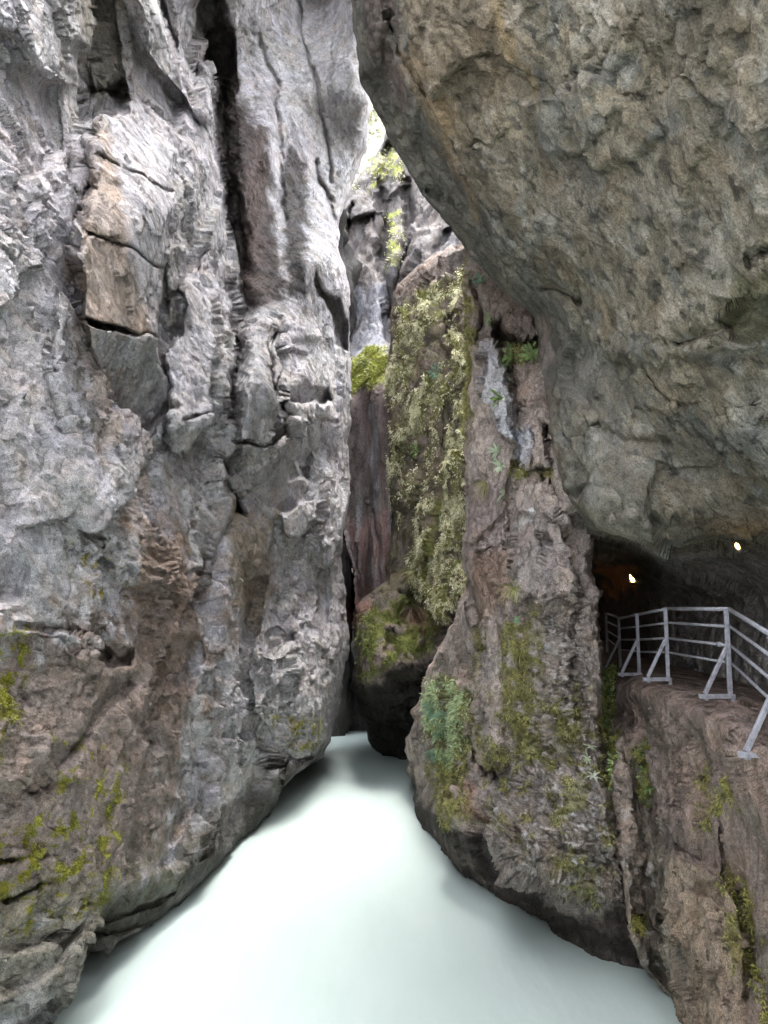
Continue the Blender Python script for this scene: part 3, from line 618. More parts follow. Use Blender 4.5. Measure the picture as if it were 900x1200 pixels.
def ocol(P, X, Y):
    n = fbm(P*1.0, 5, 461); n2 = fbm(P*3, 4, 462); x = X+14*n; y = Y+14*n2
    c = np.zeros(P.shape)+np.array((.245,.22,.16)); c = lerpc(c, (.34,.315,.26), sstep(.05, .4, n)*.9); c = lerpc(c, (.135,.12,.085), sstep(.0, .4, n2)*.75)
    c = lerpc(c, (.24,.255,.24), .7*sstep(.1, .4, fbm(P*1.4, 4, 469)))
    c = lerpc(c, (.25,.205,.135), .5*sstep(.12, .4, fbm(P*.8, 4, 465)))
    R9 = P @ rotm('y', .9).T
    c = lerpc(c, (.04,.038,.032), .85*sstep(.34, .44, fbm(R9*np.array([7,5,2.6]), 3, 474)))
    c = lerpc(c, (.45,.43,.37), .6*sstep(.3, .5, fbm(P*np.array([3,3,3]), 5, 475)))
    z = lambda c, poly, col, s, k: lerpc(c, col, k*sstep(-s, s, sdpoly(x, y, poly)+10*n2))
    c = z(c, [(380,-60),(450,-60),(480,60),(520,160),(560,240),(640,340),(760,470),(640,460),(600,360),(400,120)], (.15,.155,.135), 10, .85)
    c = z(c, [(405,-40),(452,-40),(470,60),(500,120),(470,130),(430,60)], (.17,.125,.115), 12, .75)
    c = z(c, [(474,60),(500,60),(530,170),(552,230),(560,260),(525,190)], (.36,.265,.15), 6, .8)
    c = z(c, [(455,-40),(600,-40),(600,100),(560,140),(500,90)], (.25,.195,.125), 12, .7)
    c = z(c, [(575,-40),(600,20),(625,110),(610,110),(585,40)], (.33,.245,.12), 5, .7)
    c = z(c, [(628,375),(645,370),(640,440),(646,520),(636,510)], (.42,.34,.31), 4, .9)  # lit edge facet, its light painted in as pale pink
    c = z(c, [(640,440),(700,430),(760,560),(780,640),(700,610),(650,540)], (.27,.265,.235), 16, .6)
    c = z(c, [(840,370),(910,290),(910,400),(860,400)], (.12,.12,.05), 8, .7)
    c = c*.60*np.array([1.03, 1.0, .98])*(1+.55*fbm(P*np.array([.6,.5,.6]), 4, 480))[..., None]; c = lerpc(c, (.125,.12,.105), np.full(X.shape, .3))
    c = lerpc(c, (.22,.21,.20), sstep(646, 668, Y+6*n)); c = lerpc(c, (.05,.045,.04), sstep(646, 660, Y)*sstep(790, 750, X))  # grey rear wall; tunnel mouth's shade painted in as near-black
    c = lerpc(c, (.30,.29,.30), .5*sstep(650, 680, Y)*sstep(.15, .35, fbm(P*np.array([3,3,.5]), 4, 468))*sstep(740, 790, X))
    c = lerpc(c, (.28,.13,.05), .8*sstep(-6, 8, sdpoly(x, y, [(700,660),(745,662),(745,690),(704,700)])))  # lamp glow painted on the rock in orange
    return c
rows = np.concatenate([np.linspace(-420,-60,26), fine(-46, 800, 1.8), fine(805, 860, 6)])
def odisp(P, X, Y):
    R_ = P @ rotm('y', .9).T
    f, e = facet(R_*np.array([.5,.42,.28])+.1*fbm(P*.6, 3, 510)[..., None], 511, 1.0)
    f2, e2 = facet(R_*np.array([1.6,1.3,.8])+.15*fbm(P*1.5, 3, 512)[..., None], 513, 1.0)
    return (.12*f+.05*f2*sstep(-.3, .3, fbm(P*.6, 2, 515))+rocky(P, .0, .05, .04, .010, rotm('y', .9), (1, 1, .55), 503, 1.4))*(1-.3*sstep(640, 680, Y))
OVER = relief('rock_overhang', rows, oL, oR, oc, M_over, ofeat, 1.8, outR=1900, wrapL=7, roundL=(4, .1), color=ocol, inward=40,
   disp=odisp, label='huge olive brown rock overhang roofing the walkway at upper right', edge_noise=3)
# ------------------------------------------------------------------ 6 rock shelf under the walkway
wc = [(705,772,'y',19.5),(712,800,'y',16),(716,900,'y',13.2),(725,1000,'y',12.3),(740,1100,'y',11.3),(760,1160,'z',-.1),(800,1200,'z',-.05),
 (735,768,'z',4.15),(760,768,'z',4.15),(800,780,'z',4.15),(850,795,'z',4.12),(900,820,'z',4.1),(770,755,'z',4.2),(900,790,'z',4.12),(1000,840,'z',4.08),
 (706,787,'y',17),(727,783,'y',17.2),(727,792,'y',14.7),(749,792,'y',14.7),(757,799,'y',12.4),(784,799,'y',12.4),(824,820,'y',10.1),(858,820,'y',10.1),(876,886,'y',7.7),(902,886,'y',7.7),(740,830,'y',14.2),(780,850,'y',11.5),(820,870,'y',10.1),(860,900,'y',8.7),
 (760,950,'x',4.1),(800,950,'x',3.95),(850,980,'x',3.85),(900,980,'x',3.8),(760,1080,'x',3.85),(800,1100,'x',3.85),(850,1120,'x',3.9),(900,1120,'x',3.85),(830,1230,'x',3.85),(900,1230,'x',3.85),
 (1000,900,'y',5.9),(1250,800,'y',4.6),(1250,900,'y',3.6),(1100,1100,'y',5),(1250,1300,'y',4.0),(2200,900,'y',2.6),(2200,1200,'y',2.6),(790,1260,'z',-1.2),(900,1300,'x',4)]
wL = [(752,690),(770,692),(800,692),(830,692),(860,694),(900,700),(950,708),(1000,722),(1050,730),(1090,738),(1130,750),(1160,772),(1200,796),(1260,805),(1320,810)]
wR = [(752,925),(1320,925)]
def wfeat(X, Y, P):
    x, y = warp(X, Y, P, 5, 1.5, 541); r = np.zeros_like(X); B = lambda *a, **k: block(x, y, *a, **k)
    k = sstep(820, 900, Y)
    r += B([(716,870),(730,860),(738,960),(746,1100),(742,1140),(730,1060)], -.45, e=4)
    r += B([(742,880),(756,880),(776,1000),(782,1100),(786,1170),(768,1150),(752,1080),(745,960)], .35, e=4)
    r += B([(782,1010),(800,1000),(860,1040),(870,1130),(860,1260),(800,1240),(780,1120)], -.4, e=5)
    r += crack(x, y, [(850,930),(850,1000),(866,1060),(880,1140)], 8, .3)
    r += crack(x, y, [(762,880),(770,960),(782,1010)], 5, .3)
    r += B([(806,1040),(846,1036),(850,1056),(826,1054)], .3, e=4)
    r += B([(822,826),(866,826),(862,836),(832,838)], .25, e=3)
    return r
def wmoss(P, X, Y):
    n = fbm(P*2, 4, 571); x = X+7*n; y = Y+12*fbm(P*2, 3, 575)
    a = sstep(-4, 4, sdpoly(x, y, [(703,782),(722,780),(722,860),(722,950),(704,960)]))
    b = sstep(-5, 5, sdpoly(x, y, [(744,880),(758,860),(764,900),(766,950),(750,930)]))
    d = sstep(-5, 5, sdpoly(x, y, [(815,910),(835,890),(842,960),(822,980)]))
    e = sstep(-6, 6, sdpoly(x, y, [(846,1010),(866,1030),(884,1100),(888,1180),(870,1140),(850,1060)]))
    f = sstep(-4, 4, sdpoly(x, y, [(842,910),(862,910),(862,950),(845,955)]))
    g = sstep(-4, 4, sdpoly(x, y, [(742,1075),(762,1075),(760,1092),(744,1092)]))
    h = sstep(-4, 4, sdpoly(x, y, [(884,1130),(900,1140),(904,1210),(888,1200)]))
    return np.maximum.reduce([a, b, d*.8, e*.8, f*.8, g, h])*sstep(-.3, 0, fbm(P*4, 4, 577))
def wcol(P, X, Y):
    n = fbm(P*1.2, 4, 561); n2 = fbm(P*4, 3, 562); x = X+8*n; y = Y+8*n2
    c = np.zeros(P.shape)+np.array((.24,.185,.16)); c = lerpc(c, (.15,.13,.11), sstep(0, .4, n)*.7)
    z = lambda c, poly, col, s, k: lerpc(c, col, k*sstep(-s, s, sdpoly(x, y, poly)))
    c = z(c, [(782,1000),(860,1040),(870,1130),(860,1280),(800,1260)], (.33,.255,.19), 8, .8)
    c = z(c, [(716,860),(732,850),(742,960),(750,1100),(740,1140)], (.38,.31,.25), 5, .7)
    c = z(c, [(740,960),(780,960),(800,1180),(760,1160)], (.17,.155,.12), 6, .7)
    c = lerpc(c, (.42,.40,.38), .6*sstep(.2, .34, fbm(P*np.array([7,7,9]), 3, 564))*sstep(850, 950, Y)*sstep(800, 760, X))
    c = lerpc(c, (.17,.16,.05), .9*wmoss(P, X, Y))
    c = lerpc(c, (.19,.235,.11), .9*wmoss(P, X, Y)*(X < 770)*(Y < 960))
    c = lerpc(c, (.16,.12,.10), sstep(830, 800, Y)*.5)
    return c
rows = np.concatenate([fine(752, 1225, 1.75), fine(1230, 1320, 6)])
WALK = relief('walkway_ledge', rows, wL, wR, wc, M_walk, wfeat, 1.6, outR=2200, wrapL=4, roundL=(8, .5), color=wcol, inward=30,
   disp=lambda P, X, Y: rocky(P, .16, .10, .045, .016, None, (1, 1, .5), 603)*(.12+.88*sstep(810, 870, Y)), label='reddish brown rock ledge carrying the railed walkway on the right bank', edge_noise=3)
# flat trodden path on the ledge
def quadmesh(name, pts, mat, **k):
    return mesh_from(name, np.array(pts, float), np.array([[0, 1, 2, 3]]), mat)
# walls added out of view and in gaps, some to block sky light
def curtain(name, path, z0, z1, mat, col, amp=.5, s=0, label=None):
    pts = []; 
    for k in range(len(path)-1):
        a, b = np.array(path[k], float), np.array(path[k+1], float); m = max(2, int(np.linalg.norm(b-a)/.35))
        pts += [a+(b-a)*t for t in np.linspace(0, 1, m, endpoint=False)]
    pts = np.array(pts+[np.array(path[-1], float)]); zs = np.arange(z0, z1, .35)
    P = np.concatenate([np.repeat(pts[None], len(zs), 0), np.repeat(zs[:, None, None], len(pts), 1)], -1)
    t = np.gradient(pts, axis=0); nn = np.stack([-t[:, 1], t[:, 0]], -1); nn /= np.linalg.norm(nn, axis=1, keepdims=True)
    CELL[0] = None
    P[..., :2] += nn[None]*(rocky(P, amp, .2, .06, .02, None, (1, 1, .5), s)+.6*fbm(P*.2, 3, s))[..., None]
    H, W = P.shape[:2]; idx = np.arange(H*W).reshape(H, W)
    Fq = np.stack([idx[:-1, :-1], idx[:-1, 1:], idx[1:, 1:], idx[1:, :-1]], -1).reshape(-1, 4)
    return tag(mesh_from(name, P.reshape(-1, 3), Fq, mat, cols=np.full((H*W, 3), 1.)*np.array(col)), label, kind='structure')
REARTOP = 10
curtain('rear_sky_block', [(-5.0, 5.2), (-5.4, -2), (-4.2, -9), (-1, -12.5), (4, -11.5), (7, -6), (7.2, 4)], -1.5, REARTOP, M_left, GREY, .5, 800)  # unseen wall added behind the camera to cut frontal sky light
curtain('slot_shade_wall', [(-14, 30), (-6, 33), (-1.9, 34.5), (-1.6, 39)], -1.5, 24, M_far, (.03,.028,.027), .5, 820)  # added near-black wall, closes the slot and carries its shade as colour
curtain('gallery_back_wall', [(2.8, 18.5), (4.6, 23), (7.2, 28)], -1.5, 10.5, M_right, (.16,.13,.115), .3, 860)
curtain('slot_shade_wall', [(-3.2, 35.2), (-1, 36), (1.6, 37)], -1.5, 7, M_far, (.03,.028,.027), .3, 840)  # low near-black wall added to block the bright spot at the slot's foot
# ------------------------------------------------------------------ 7 water and river bed
mw, nt, b = newmat('milky_meltwater'); L = nt.links.new
tc = N(nt, 'ShaderNodeTexCoord'); mp = N(nt, 'ShaderNodeMapping'); mp.inputs['Scale'].default_value = (1.2, .35, 1); L(tc.outputs['Object'], mp.inputs[0])
n = N(nt, 'ShaderNodeTexNoise', Scale=1.1, Detail=4, Roughness=.55); L(mp.outputs[0], n.inputs[0])
mx = N(nt, 'ShaderNodeMixRGB'); L(n.outputs[0], mx.inputs[0]); mx.inputs[1].default_value = (.48, .58, .55, 1); mx.inputs[2].default_value = (.62, .70, .675, 1)
L(mx.outputs[0], b.inputs['Base Color']); b.inputs['Roughness'].default_value = .34; b.inputs['IOR'].default_value = 1.33
bp = N(nt, 'ShaderNodeBump', Strength=.25, Distance=.15); L(n.outputs[0], bp.inputs['Height']); L(bp.outputs[0], b.inputs['Normal'])
xs = np.linspace(-14, 14, 60); ys = np.linspace(-14, 60, 150); gx, gy = np.meshgrid(xs, ys)
V = np.stack([gx, gy, .02*fbm(np.stack([gx*.9, gy*.35, gx*0], -1), 3, 700)], -1); idx = np.arange(V.shape[0]*V.shape[1]).reshape(V.shape[:2])
Fq = np.stack([idx[:-1, :-1], idx[:-1, 1:], idx[1:, 1:], idx[1:, :-1]], -1).reshape(-1, 4)
tag(mesh_from('river_water', V.reshape(-1, 3), Fq, mw), 'milky pale turquoise river filling the bottom of the gorge', kind='structure')
V2 = V.copy(); V2[..., 2] = -3.2+.4*fbm(V*.4, 3, 710)
tag(mesh_from('river_bed', V2.reshape(-1, 3), Fq, M_far, cols=np.full((V2.shape[0]*V2.shape[1], 3), .15)), kind='structure')
# ------------------------------------------------------------------ 8 moss, hanging grass and leaves (uncountable)
def project(P):
    d = P-np.array([0, 0, CZ]); zc = d[..., 1]*CT+d[..., 2]*ST; yc = -d[..., 1]*ST+d[..., 2]*CT
    return 450+F*d[..., 0]/zc, 600-F*yc/zc
def leafmat(name, rough=.6, trans=.25):
    m, nt, b = newmat(name); L = nt.links.new
    a = N(nt, 'ShaderNodeVertexColor'); a.layer_name = 'Col'; L(a.outputs[0], b.inputs['Base Color']); b.inputs['Roughness'].default_value = rough
    t = N(nt, 'ShaderNodeBsdfTranslucent'); L(a.outputs[0], t.inputs[0]); mx = N(nt, 'ShaderNodeMixShader'); mx.inputs[0].default_value = trans
    out = [n for n in nt.nodes if n.type == 'OUTPUT_MATERIAL'][0]
    L(b.outputs[0], mx.inputs[1]); L(t.outputs[0], mx.inputs[2]); L(mx.outputs[0], out.inputs[0]); return m
M_moss = leafmat('moss_green'); M_leaf = leafmat('leaf_green', .38, .3)
def blades(P0, Nn, length, width, cols, droop=.6, spread=.8):
    """many small bent blades: base pair, mid pair, tip"""
    n = len(P0); length = length*rng.uniform(.5, 1.4, n)
    d = Nn*.8+spread*rng.normal(size=(n, 3)); d[:, 2] -= droop*.6; d /= np.linalg.norm(d, axis=1, keepdims=True)
    sd = np.cross(d, rng.normal(size=(n, 3))); sd /= np.linalg.norm(sd, axis=1, keepdims=True)
    w = (width*rng.uniform(.6, 1.3, n))[:, None]
    mid = P0+d*(length*.55)[:, None]; d2 = d.copy(); d2[:, 2] -= droop; d2 /= np.linalg.norm(d2, axis=1, keepdims=True)
    tip = mid+d2*(length*.55)[:, None]
    V = np.stack([P0-sd*w*.25, P0+sd*w*.25, mid+sd*w*.5, mid-sd*w*.5, tip], 1).reshape(-1, 3)
    b = np.arange(n)[:, None]*5
    T = np.concatenate([b+np.array([[0, 1, 2]]), b+np.array([[0, 2, 3]]), b+np.array([[3, 2, 4]])], 0)
    return V, T, np.repeat(cols, 5, 0)
def moss(name, body, mask, count, length, width, ca, cb, label, droop=.6, spread=.8, clump=2.2, lift=.0, mat=None):
    P = body['P'].reshape(-1, 3); Nn = body['n'].reshape(-1, 3)
    X, Y = body['PX'].reshape(-1), body['PY'].reshape(-1)
    inside = (X > -60) & (X < 960) & (Y > -60) & (Y < 1260)
    w = mask.reshape(-1)*inside
    w = w*(.25+sstep(-.2, .3, fbm(P*clump, 3, 900)))
    # weight by surface so that the cover is even
    du = np.linalg.norm(np.gradient(body['P'], axis=1), axis=-1); dv = np.linalg.norm(np.gradient(body['P'], axis=0), axis=-1)
    w = w*np.minimum(du*dv, np.percentile(du*dv, 90)).reshape(-1); w = w/w.sum()
    k = rng.choice(len(P), count, p=w)
    base = P[k]+rng.normal(size=(count, 3))*length*.35+Nn[k]*lift
    t = np.clip(.5+1.1*fbm(P[k]*clump*1.7, 3, 905)+rng.normal(size=count)*.22, 0, 1)[:, None]
    c = np.array(ca)*(1-t)+np.array(cb)*t
    V, T, c = blades(base, Nn[k], length, width, c, droop, spread)
    o = mesh_from(name, V, T, mat or M_moss, smooth=False, cols=c); tag(o, label, kind='stuff'); return o
B_ = BUT; Mo = MOSSY
mm = mossmask(Mo['P'], Mo['PX'], Mo['PY'])
moss('hanging_grass', Mo, mm, 48000, .10, .035, (.27,.26,.13), (.88,.85,.62), 'pale hanging grass and moss with painted highlights streaming down the middle cliff', 1.0, .8, 1.4, .03)  # light tone holds painted highlights, dark tone the shade
low = sstep(-6, 8, sdpoly(Mo['PX'], Mo['PY'], [(422,720),(470,705),(512,712),(508,765),(470,772),(425,795)]))*sstep(-.2, .1, fbm(Mo['P']*1.5, 4, 281))
moss('moss', Mo, low, 6000, .07, .03, (.09,.11,.03), (.24,.27,.07), 'green moss coating the top of the undercut boulder', .3)
bm = bmoss(B_['P'], B_['PX'], B_['PY'])
moss('moss', B_, bm, 60000, .055, .015, (.14,.135,.045), (.44,.42,.15), 'olive and yellow moss growing down the right buttress', .7, .7, 2.5)
fp = sstep(-5, 5, sdpoly(B_['PX'], B_['PY'], [(505,800),(524,792),(550,812),(548,870),(530,900),(512,890),(503,850)]))
moss('leafy_ground_cover', B_, fp, 4500, .11, .028, (.22,.30,.15), (.55,.64,.38), 'blue green leafy cover on the lower left side of the buttress', .6, .8, 2.5, .02)
FP, FX, FY = FAR['P'], FAR['PX'], FAR['PY']
fm = sstep(-4, 4, sdpoly(FX, FY+16*fbm(FP*np.array([1.6, 1.6, .3]), 3, 909), [(396,430),(414,426),(438,412),(462,420),(462,440),(440,448),(396,456)]))
moss('moss', FAR, fm, 5000, .16, .06, (.14,.16,.03), (.38,.40,.10), 'yellow green moss cushion on the ledge of the inner cliff', .5)
fm = np.maximum(sstep(-3, 3, sdpoly(FX, FY, [(436,195),(450,170),(474,180),(474,215),(452,205),(412,240),(416,215)])), sstep(-3, 3, sdpoly(FX, FY, [(454,250),(472,246),(466,320),(456,310)])))
moss('moss', FAR, fm, 1500, .16, .06, (.30,.31,.16), (.58,.58,.36), 'bright moss along the crest of the inner cliff', .5)
moss('woodland_foliage', END, sstep(300, 220, END['PY'])*(END['PX'] > 400)*(END['PX'] < 500), 9000, .5, .3, (.74,.74,.58), (.93,.93,.88), 'foliage with sunlight put into its pale colour on the far slope above the gorge', .3, 1.5, .4, .3)  # near-white leaf tones carry the sunlight
LP, LX, LY = LEFT['P'], LEFT['PX'], LEFT['PY']
lm = np.zeros(LX.shape)
for poly, t, fr in (([(-30,735),(32,735),(44,770),(30,850),(16,900),(-30,905)], -.12, 3.5), ([(-30,960),(130,950),(120,1060),(-30,1110)], .22, 3.5), ([(60,860),(150,880),(130,990),(60,980)], .36, 3.5), ([(325,835),(380,850),(372,872),(330,868)], 0, 3.5)):
    lm = np.maximum(lm, sstep(-8, 10, sdpoly(LX, LY, poly))*sstep(t+.05, t+.15, fbm(LP*fr, 5, 80, .7)))
moss('moss', LEFT, lm, 26000, .028, .010, (.12,.12,.02), (.36,.36,.06), 'yellow moss tufts low on the left cliff', .6)
wm = wmoss(WALK['P'], WALK['PX'], WALK['PY'])
moss('moss', WALK, wm, 26000, .045, .014, (.14,.14,.035), (.42,.39,.11), 'olive moss streaks on the rock below the walkway', .6, .7, 3)
wm2 = np.maximum(sstep(-3, 3, sdpoly(WALK['PX'], WALK['PY'], [(694,782),(722,780),(722,860),(722,950),(700,960)])), sstep(-4, 4, sdpoly(WALK['PX'], WALK['PY'], [(746,885),(757,882),(764,940),(754,935)])))
moss('leafy_ground_cover', WALK, wm2, 9000, .055, .028, (.22,.34,.10), (.48,.64,.28), 'fresh green liverwort in the cleft beside the walkway ledge', .4, .8, 2.5)
# ------------------------------------------------------------------ 9 plants one can point at
def snap(body, px, py):
    u, v = project(body['P']); q = (u-px)**2+(v-py)**2
    q = np.where(q < 9, q*0+np.linalg.norm(body['P']-[0, 0, CZ], axis=-1)*.001, q+10)
    k = np.unravel_index(np.argmin(q), q.shape); return body['P'][k], body['n'][k]
def leafgeo(base, d, L_, w, nrm, seg=5, droop=.5):
    """one arching lance-shaped leaf"""
    V = []; p = np.array(base, float); d = np.array(d, float); s = np.cross(d, nrm); s /= np.linalg.norm(s)+1e-9
    for k in range(seg+1):
        t = k/seg; ww = w*math.sin(math.pi*min(1, .12+t*.88))**.8*.5
        V += [p-s*ww, p+np.array(nrm)*ww*.25, p+s*ww]; p = p+d*L_/seg; d = d+np.array([0, 0, -droop/seg]); d /= np.linalg.norm(d)
    T = []
    for k in range(seg):
        a = k*3
        for j in (0, 1): T += [(a+j, a+j+1, a+j+4), (a+j, a+j+4, a+j+3)]
    return V, T
def plant(kind, loc, nrm, size, ca, cb, label, group=None):
    r_ = random.Random(label); V = []; T = []; C = []
    nrm = np.array(nrm, float)*.8+np.array([0, -.25, .35]); nrm /= np.linalg.norm(nrm)
    a = np.cross(nrm, [0, 0, 1]); a /= np.linalg.norm(a)+1e-9; b2 = np.cross(nrm, a)
    def add(v, t, c):
        o_ = len(V); V.extend(v); T.extend([tuple(o_+i for i in f) for f in t]); C.extend([c]*len(v))
    nl = dict(fern=9, broad=9, grass=26, bush=40)[kind]
    for k in range(nl):
        th = 2*math.pi*k/nl+r_.uniform(-.3, .3)
        d = nrm*r_.uniform(.25, .7)+a*math.cos(th)+b2*math.sin(th)
        d /= np.linalg.norm(d); t = r_.random(); c = tuple(np.array(ca)*(1-t)+np.array(cb)*t)
        if kind == 'broad': add(*leafgeo((0, 0, 0), d, size*r_.uniform(.45, 1), size*.15, nrm, 5, 1.0), c)
        elif kind == 'grass':
            d = d*.6+nrm*.4+np.array([0, 0, -.2]); d /= np.linalg.norm(d); add(*leafgeo((0, 0, 0), d, size*r_.uniform(.5, 1.1), size*.035, nrm, 5, 1.6), c)
        elif kind == 'bush':
            p = d*size*.5*r_.random()+nrm*size*.25*r_.random(); add(*leafgeo(p, d, size*.3, size*.12, nrm, 3, .4), c)
        else:
            L_ = size*r_.uniform(.7, 1); p = np.zeros(3); m = 11
            s = np.cross(d, nrm); s /= np.linalg.norm(s)+1e-9
            for q in range(m):
                f = (q+1)/m; lw = L_*.30*math.sin(math.pi*(f*.85+.12)); p2 = p+d*L_/m
                add([p-s*size*.006, p+s*size*.006, p2+s*size*.006, p2-s*size*.006], [(0, 1, 2), (0, 2, 3)], (.12, .13, .05))
                for sg in (-1, 1):
                    dd = s*sg+d*.45; dd /= np.linalg.norm(dd); add(*leafgeo(p2, dd, lw, L_*.07, nrm, 2, .3), c)
                p = p2; d = d+np.array([0, 0, -.10]); d /= np.linalg.norm(d)
    nm = dict(fern='fern', broad='leafy_plant', grass='grass_tuft', bush='leafy_shrub')[kind]
    o = mesh_from(nm, np.array(V), np.array(T), M_leaf, smooth=True, cols=np.array(C)); o.location = tuple(np.array(loc)+nrm*.01)
    return tag(o, label, dict(fern='fern', broad='plant', grass='grass tuft', bush='shrub')[kind], group)
G1, G2 = (.10,.17,.05), (.26,.36,.13); P1, P2 = (.34,.42,.28), (.55,.60,.42); T1, T2 = (.12,.22,.14), (.26,.42,.30); Y1, Y2 = (.2,.2,.06), (.4,.38,.16)
plants = [
 ('bush', B_, 563, 312, .45, T1, T2, 'dark green leafy tuft at the very top of the buttress under the overhang'),
 ('bush', B_, 562, 332, .35, T1, T2, 'small pale green tuft just below the topmost tuft of the buttress'),
 ('bush', B_, 578, 376, .38, G1, G2, 'green bush growing from the dark cleft above the grey rock column'),
 ('grass', B_, 556, 360, .5, Y1, Y2, 'yellow hanging grass on the upper left edge of the buttress'),
 ('bush', B_, 600, 424, .5, G1, G2, 'broad green bush on the ledge right of the grey rock column top'),
 ('bush', B_, 622, 416, .42, G1, G2, 'green bush at the right end of the ledge under the brown block'),
 ('bush', B_, 592, 462, .42, G1, G2, 'green leafy bush hanging beside the middle of the grey rock column'),
 ('broad', B_, 598, 444, .22, P1, P2, 'small whitish leaves between the two bushes by the grey column'),
 ('broad', B_, 583, 528, .34, P1, P2, 'pale leaves hanging just below the foot of the grey rock column'),
 ('broad', B_, 584, 548, .34, P1, P2, 'pale leaf rosette second below the foot of the grey column'),
 ('broad', B_, 590, 578, .40, P1, P2, 'large whitish leaf rosette above the smooth pinkish rock face'),
 ('grass', B_, 570, 566, .5, Y1, Y2, 'wispy yellow grass on the pinkish face of the buttress'),
 ('broad', Mo, 507, 655, .55, (.5,.52,.34), (.62,.64,.48), 'whitish star shaped leaves low in the hanging grass'),
 ('bush', Mo, 512, 437, .5, T1, T2, 'dark blue green tuft high on the mossy middle cliff'),
 ('bush', Mo, 488, 528, .45, G1, G2, 'green tuft left of the hanging grass on the middle cliff'),
 ('grass', Mo, 516, 690, .9, Y1, Y2, 'long straw coloured grass hanging at the bottom of the grass curtain'),
 ('grass', Mo, 488, 670, .8, Y1, Y2, 'straw coloured grass hanging over the dark hollow of the boulder'),
 ('fern', B_, 510, 828, .42, T1, T2, 'blue green fern arching from the left edge of the buttress over the river'),
 ('fern', B_, 522, 838, .36, T1, T2, 'uppermost fern in the leafy patch low on the buttress'),
 ('fern', B_, 516, 858, .36, T1, T2, 'fern in the middle of the leafy patch low on the buttress'),
 ('fern', B_, 508, 884, .30, T1, T2, 'lowest fern of the leafy patch low on the buttress'),
 ('broad', B_, 604, 728, .22, (.16,.34,.18), (.28,.48,.28), 'bright green sprig on bare brown rock in the middle of the buttress'),
 ('grass', B_, 600, 690, .5, Y1, Y2, 'dry yellow grass under the pale block of the buttress'),
 ('grass', B_, 612, 770, .45, Y1, Y2, 'olive grass hanging in the moss streak of the buttress'),
 ('broad', B_, 690, 876, .17, P1, P2, 'small pale leaf rosette uppermost beside the dark cleft'),
 ('broad', B_, 686, 890, .17, P1, P2, 'small pale leaf rosette in the middle beside the dark cleft'),
 ('broad', B_, 698, 912, .17, (.42,.46,.36), (.55,.58,.48), 'largest whitish star leaved plant beside the dark cleft'),
 ('fern', WALK, 712, 806, .20, G1, G2, 'little green fern at the top of the cleft under the railing'),
 ('fern', WALK, 712, 850, .20, G1, G2, 'green fern halfway down the cleft left of the walkway ledge'),
 ('broad', WALK, 753, 900, .15, G1, G2, 'small green plant on the streak under the railing'),
 ('broad', WALK, 757, 926, .15, G1, G2, 'small green plant at the foot of the streak under the railing'),
]
for kd, bd, px, py, sz, ca, cb, lb in plants:
    p, n = snap(bd, px, py); plant(kd, p, n, sz, ca, cb, lb)
# ------------------------------------------------------------------ 10 walkway railing
M_rail, nt, b = newmat('galvanised_steel'); L = nt.links.new
tc = N(nt, 'ShaderNodeTexCoord'); n = N(nt, 'ShaderNodeTexNoise', Scale=14, Detail=5, Roughness=.7); L(tc.outputs['Object'], n.inputs[0])
cr = ramp(nt, n.outputs[0], [(.3, (.20,.19,.21)), (.5, (.34,.345,.39)), (.7, (.44,.44,.49))]); L(cr, b.inputs['Base Color'])
b.inputs['Metallic'].default_value = .35; b.inputs['Roughness'].default_value = .5
import bmesh
from mathutils import Vector, Matrix
def bm_bar(bm, p, q, w, h=None, up=(0, 0, 1), bev=.004):
    p, q = Vector(p), Vector(q); d = q-p; L_ = d.length; z = d.normalized(); u = Vector(up)
    if abs(z.dot(u)) > .97: u = Vector((0, 1, 0))
    x = z.cross(u).normalized(); y = x.cross(z); h = h or w
    M = Matrix((( x.x, y.x, z.x, (p.x+q.x)/2), (x.y, y.y, z.y, (p.y+q.y)/2), (x.z, y.z, z.z, (p.z+q.z)/2), (0, 0, 0, 1)))
    r = bmesh.ops.create_cube(bm, size=1, matrix=M @ Matrix.Diagonal((w, h, L_, 1)))
    bmesh.ops.bevel(bm, geom=list({e for v in r['verts'] for e in v.link_edges}), offset=bev, segments=1, affect='EDGES')
def bm_tube(bm, p, q, r, seg=12):
    p, q = Vector(p), Vector(q); d = q-p
    M = Matrix.Translation((p+q)/2) @ d.to_track_quat('Z', 'Y').to_matrix().to_4x4()
    bmesh.ops.create_cone(bm, cap_ends=True, segments=seg, radius1=r, radius2=r, depth=d.length, matrix=M)
def bobj(name, bm, mat, parent=None, smooth=False):
    me = bpy.data.meshes.new(name); bm.to_mesh(me); bm.free(); me.materials.append(mat)
    if smooth:
        for p in me.polygons: p.use_smooth = len(p.vertices) == 4
    o = bpy.data.objects.new(name, me); COL.objects.link(o)
    if parent is not None: o.parent = parent; o.matrix_parent_inverse = Matrix.Identity(4)
    return o
rail = empty('walkway_railing', (0, 0, 0))
tag(rail, 'blue grey steel railing with four rails and braced posts along the walkway edge', 'railing')
posts = [(712,768,21.0),(727,784,17.3),(749,790,14.7),(783,796,12.4),(856,816,10.1),(914,884,7.7),(1010,960,5.9)]
bases = [Vector(wpt(a, c, Y)) for a, c, Y in posts]; HT = 1.1
